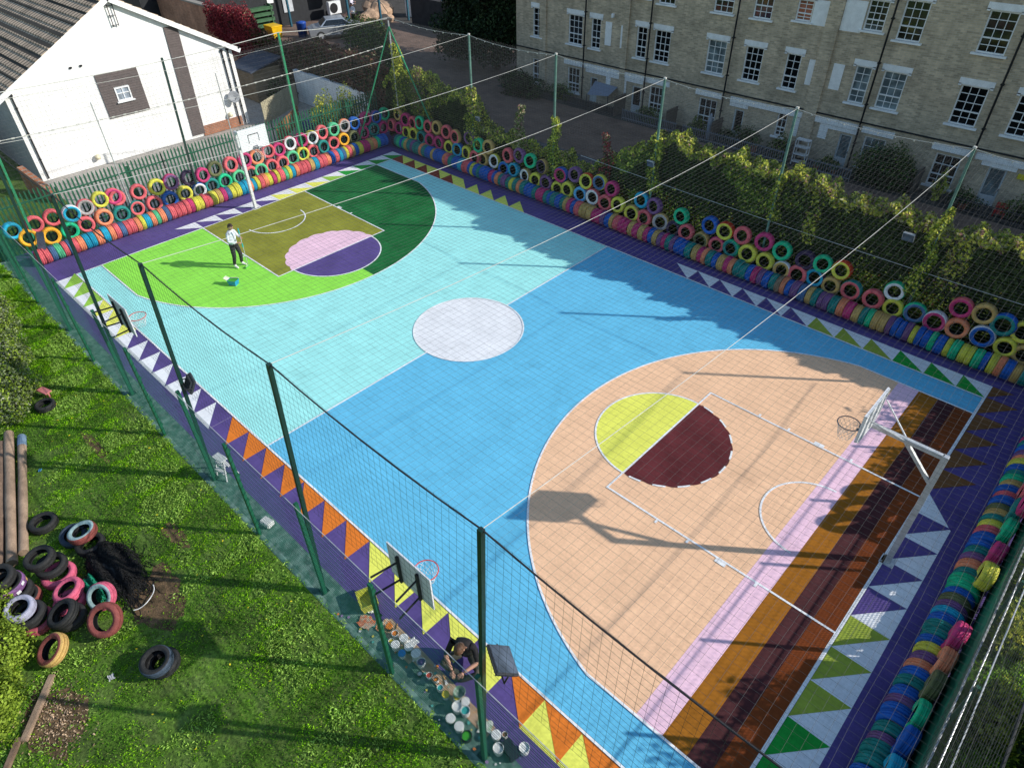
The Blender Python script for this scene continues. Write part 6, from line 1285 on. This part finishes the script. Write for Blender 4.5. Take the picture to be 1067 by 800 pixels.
# tools: brushes, rollers, rags
m_brist = mat('brush_bristles', (.35, .25, .15), rough=.9); m_hand = mat('wooden_brush_handle', (.55, .30, .12), rough=.5)
for i, (x, y, a, c, lab) in enumerate(((7.86, -8.50, .5, 'orange', 'paint brush with orange tip on the cardboard left of the seated person'), (8.24, -8.52, -.4, 'white', 'paint brush with white tip beside the knee of the seated person'), (9.15, -8.53, .9, 'red', 'paint brush with red tip on the cardboard behind the dark post'), (6.72, -8.48, -.9, 'blue', 'paint brush with blue tip near the orange pots'))):
    o = empty('paint_brush', (x, y, .03), lab, 'paint brush', 'brushes on the cardboard', rz=a); b = MB(); b.beam((-.11, 0, 0), (.03, 0, 0), .022, .014, n=6); b.build('handle', m_hand, o); b = MB(); b.bbox((.05, 0, 0), (.04, .055, .016), 0, 0, .003); b.build('ferrule', m_galv, o); b = MB(); b.bbox((.095, 0, 0), (.055, .052, .014), 0, 0, .003); b.build('bristles', mat('tip_%s' % c, cols[c], rough=.6), o)
def rag(x, y, s_, col, label, name='paint_rag'):
    b = MB(); n = 9; r0 = rng.uniform(0, 9)
    vs = [(s_*(i/(n-1)-.5)*(1+.15*math.sin(j+r0)), s_*.8*(j/(n-1)-.5)*(1+.15*math.cos(i+r0)), .012+.03*abs(math.sin(i*1.3+j*.9+r0)*math.cos(j*1.1+r0))) for i in range(n) for j in range(n)]
    b.add(vs, [(i*n+j, (i+1)*n+j, (i+1)*n+j+1, i*n+j+1) for i in range(n-1) for j in range(n-1)]); o = b.build(name, col, smooth=True, loc=(x, y, .01)); tag(o, label, 'rag', 'rags and wraps in the clutter'); o.rotation_euler = (0, 0, rng.uniform(0, 6))
rag(6.15, -8.82, .34, mat('orange_red_rag', (.62, .14, .05), c2=(.5, .4, .3), scale=9), 'orange red rag on the green floor near the yellow green crate'); rag(6.5, -8.62, .3, mat('cream_rag', (.7, .6, .45), c2=(.7, .25, .08), scale=8), 'cream and orange rag at the left end of the cardboard'); rag(7.2, -8.48, .25, m_lidw, 'white rag above the blue lidded tub'); rag(9.45, -8.62, .26, mat('stained_white_rag', (.7, .7, .65), c2=(.3, .5, .3), scale=9), 'stained white rag behind the tall dark post'); rag(6.0, -8.55, .2, m_lidw, 'small white wrap beside the yellow green crate')
# spilt paint flecks on the green floor
b = MB()
for i in range(60):
    x = rng.uniform(5.4, 10.6); y = rng.uniform(-9.12, -8.5); b.disc((x, y), rng.uniform(.008, .035), .0225, 7, rng.randrange(5))
struct(b.build('paint_spatter', [m_lidw, mat('spatter_orange', (.6, .2, .06)), mat('spatter_teal', (.1, .4, .35)), mat('spatter_yellow', (.6, .55, .1)), mat('spatter_lilac', (.3, .2, .4))]))
# white folding stool seen through the fence
st = empty('step_stool', (.15, -8.72, .0), 'white folding step stool standing inside the lawn side fence', 'stool', rz=.15)
b = MB()
for s_ in (-1, 1):
    b.beam((s_*.2, -.14, 0), (s_*.16, -.02, .62), .03); b.beam((s_*.2, .22, 0), (s_*.16, .02, .62), .03)
b.build('leg', m_white_m, st)
for y, z in ((-.1, .24), (-.05, .44)): b = MB(); b.bbox((0, y, z), (.36, .1, .025), 0, 0, .004); b.build('step', m_white_m, st)
b = MB(); b.bbox((0, 0, .63), (.38, .2, .03), 0, 0, .006); b.build('seat', m_white_m, st)
b = MB(); b.bbox((2.35, -8.85, .08), (.3, .2, .14), .2, 0, .02); tag(b.build('white_box', m_lidw), 'small white box at the foot of the fence post', 'box')

# ------------------------------------------------------------------ logs, netting heap, plank on the lawn
m_log = mat('weathered_brown_timber', (.33, .23, .16), rough=.85, var=.35, scale=3, bump=.6, bscale=14, fine=.2); m_logp = mat('blue_painted_timber', (.16, .24, .34), rough=.8, var=.3, scale=6); m_logd = mat('dark_timber', (.20, .13, .09), rough=.9, var=.35, scale=4, bump=.6, bscale=16); m_end = mat('pale_timber_end', (.55, .36, .2), rough=.8, var=.2)
def log(x0, y0, x1, y1, r, m, label, z=None):
    o = empty('timber_log', (x0, y0, 0), label, 'log', 'old timber poles lying at the left edge'); z = r if z is None else z; d = Vector((x1-x0, y1-y0, 0)); a = math.atan2(d.y, d.x); o.rotation_euler = (0, 0, a); Ln = d.length
    b = MB(); b.lathe([(0, 0)]+[(r*(1+.04*math.sin(i*1.7)), Ln*i/8) for i in range(9)]+[(0, Ln)], (0, 0, z), 14, 0, Matrix.Rotation(PI/2, 4, 'Y')); b.build('log_body', m, o, auto=.9)
    b = MB(); b.lathe([(0, -.004), (r*.93, -.004)], (0, 0, z), 14, 0, Matrix.Rotation(PI/2, 4, 'Y')); b.build('cut_end', m_end, o)
log(-5.15, -11.85, -.95, -13.12, .10, m_log, 'blue tipped timber pole nearest the lawn'); log(-5.55, -12.05, -.8, -13.40, .115, m_log, 'thick brown timber pole second from the lawn'); log(-4.0, -12.72, -.6, -13.72, .10, m_logd, 'short dark timber pole at the picture edge'); log(-5.3, -12.3, -2.4, -13.16, .09, m_logd, 'dark timber pole between the thick one and the picture edge')
b = MB(); b.lathe([(.105, 0), (.107, .45)], (-5.16, -11.85, .10), 14, 0, Matrix.Rotation(math.atan2(-1.27, 4.2), 4, 'Z') @ Matrix.Rotation(PI/2, 4, 'Y')); ob_ = b.build('blue_sleeve', m_logp); tag(ob_, 'pale blue wrap around the upper tip of the timber pole nearest the lawn', 'wrap')
b = MB(); b.bbox((3.05, -14.13, .05), (1.25, .12, .09), math.atan2(-.95, 1.1), 0, .012); tag(b.build('timber_plank', m_log), 'brown plank lying on wood chips below the bottom left bush', 'plank')
b = MB(); b.bbox((3.75, -14.86, .05), (.9, .1, .09), math.atan2(-.9, 1.1), 0, .012); tag(b.build('timber_plank', m_logd), 'second brown plank at the very bottom left edge', 'plank')
# wood chips
n = 900; P = np.stack([nr.normal(3.45, .45, n), nr.normal(-14.0, .26, n), nr.uniform(.01, .035, n)], 1); o = leaves('wood_chips', P, .05, mat('wood_chip', (.30, .20, .11), rough=.9, island=True, c2=(.48, .34, .22)), nrm=np.array([[0, 0, 1.2]]), aspect=.45); tag(o, 'pale wood chips scattered around the plank', 'wood chips', kind='stuff')
# heap of black netting: tangled cords over a low mound
def heap(name, cx, cy, rx, ry, h_, n, m, r_, label, cat):
    L = []
    for i in range(n):
        a = nr.uniform(0, 2*PI); q0 = nr.uniform(0, .85); x, y = q0*math.cos(a), q0*math.sin(a); d = nr.uniform(0, 2*PI); P = []
        for j in range(14):
            d += nr.normal()*.55; x += .075*math.cos(d); y += .075*math.sin(d); q_ = min(1, x*x+y*y); k_ = math.sqrt(max(0, 1-q_)); P.append((cx+rx*x, cy+ry*y, max(.012, h_*k_**.7*(1+.25*math.sin(x*7+i))*(.75+.25*math.sin(y*9))+nr.uniform(-.01, .03))))
        L.append(np.array(P))
    o = empty(name, (0, 0, 0), label, cat); wires('netting_cords', L, r_, m, o)
    bm = bmesh.new(); bmesh.ops.create_icosphere(bm, subdivisions=4, radius=1)
    for v in bm.verts: k_ = 1+.18*math.sin(v.co.x*6)+.12*math.sin(v.co.y*9+1); v.co = Vector((cx+v.co.x*rx*.82*k_, cy+v.co.y*ry*.82*k_, max(0.002, v.co.z*h_*.72*(1+.3*math.sin(v.co.x*8)*math.cos(v.co.y*7)))))
    me = bpy.data.meshes.new('netting_fold'); bm.to_mesh(me); bm.free(); me.materials.append(m); q_ = bpy.data.objects.new('netting_fold', me); COL.objects.link(q_); q_.parent = o
heap('netting_heap', 1.02, -11.88, .98, .50, .34, 900, mat('black_netting', (.012, .012, .013), rough=.6, var=.5, scale=20), .006, 'heap of black netting dumped on the lawn beside the tyres', 'netting')
heap('green_netting', 1.22, -12.36, .40, .20, .30, 260, mat('green_netting', (.01, .30, .17), rough=.6), .006, 'small tangle of green netting at the foot of the black heap', 'netting')
b = MB(); b.path([(1.95+.42*math.cos(t), -11.82+.36*math.sin(t), .05+.03*math.sin(t*3)) for t in [-.6+i*.16 for i in range(14)]], .010, 6); tag(b.build('white_hose', m_lidw), 'short curl of white hose beside the black netting', 'hose')
rag(3.45, -12.95, .13, mat('grey_stone_like_lump', (.5, .5, .5), rough=.8), 'small pale grey lump of litter on the lawn below the lone tyre pair', 'litter')
rag(-3.55, -11.95, .1, mat('blue_litter', (.05, .25, .6)), 'scrap of blue plastic on the lawn beside the logs', 'litter')
# small things by the shrub: tyre with bits inside, pink board
TYx = bpy.data.objects.new('tyre', TME[.21]); COL.objects.link(TYx); TYx.location = (-6.05, -10.95, .12); TYx.scale = (.85, .85, .9)
for i_ in (0, 1): TYx.material_slots[i_].link = 'OBJECT'; TYx.material_slots[i_].material = tyre_mat('X')
tag(TYx, 'small black tyre lying by the grey green shrub above the logs', 'tyre', 'loose tyres lying on the grass')
b = MB(); b.bbox((-6.62, -10.75, .22), (.42, .2, .04), .3, 0, .008); b.beam((-6.7, -10.75, 0), (-6.7, -10.75, .2), .04); b.beam((-6.5, -10.7, 0), (-6.5, -10.7, .2), .04); tag(b.build('pink_board', mat('faded_pink_board', (.6, .2, .2), rough=.7, var=.3)), 'faded pink board next to the small tyre by the grey green shrub', 'board')
# dark crate and folded thing in the far left corner
b = MB(); b.add([(-8.62, 0, 0)]*0 or [(-15.4, -7.72, 1.15), (-15.05, -7.55, 1.2), (-14.9, -7.75, .62), (-15.2, -7.95, .5), (-15.45, -7.75, 1.05), (-15.1, -7.6, 1.1), (-14.98, -7.8, .55), (-15.25, -8.0, .45)], [(0, 1, 2, 3), (7, 6, 5, 4), (0, 4, 5, 1), (1, 5, 6, 2), (2, 6, 7, 3), (3, 7, 4, 0)]); tag(b.build('grey_tarpaulin', mat('lilac_grey_cloth', (.28, .28, .36), rough=.7, var=.3, scale=6)), 'grey cloth hanging over the leftmost amber tyre', 'cloth')
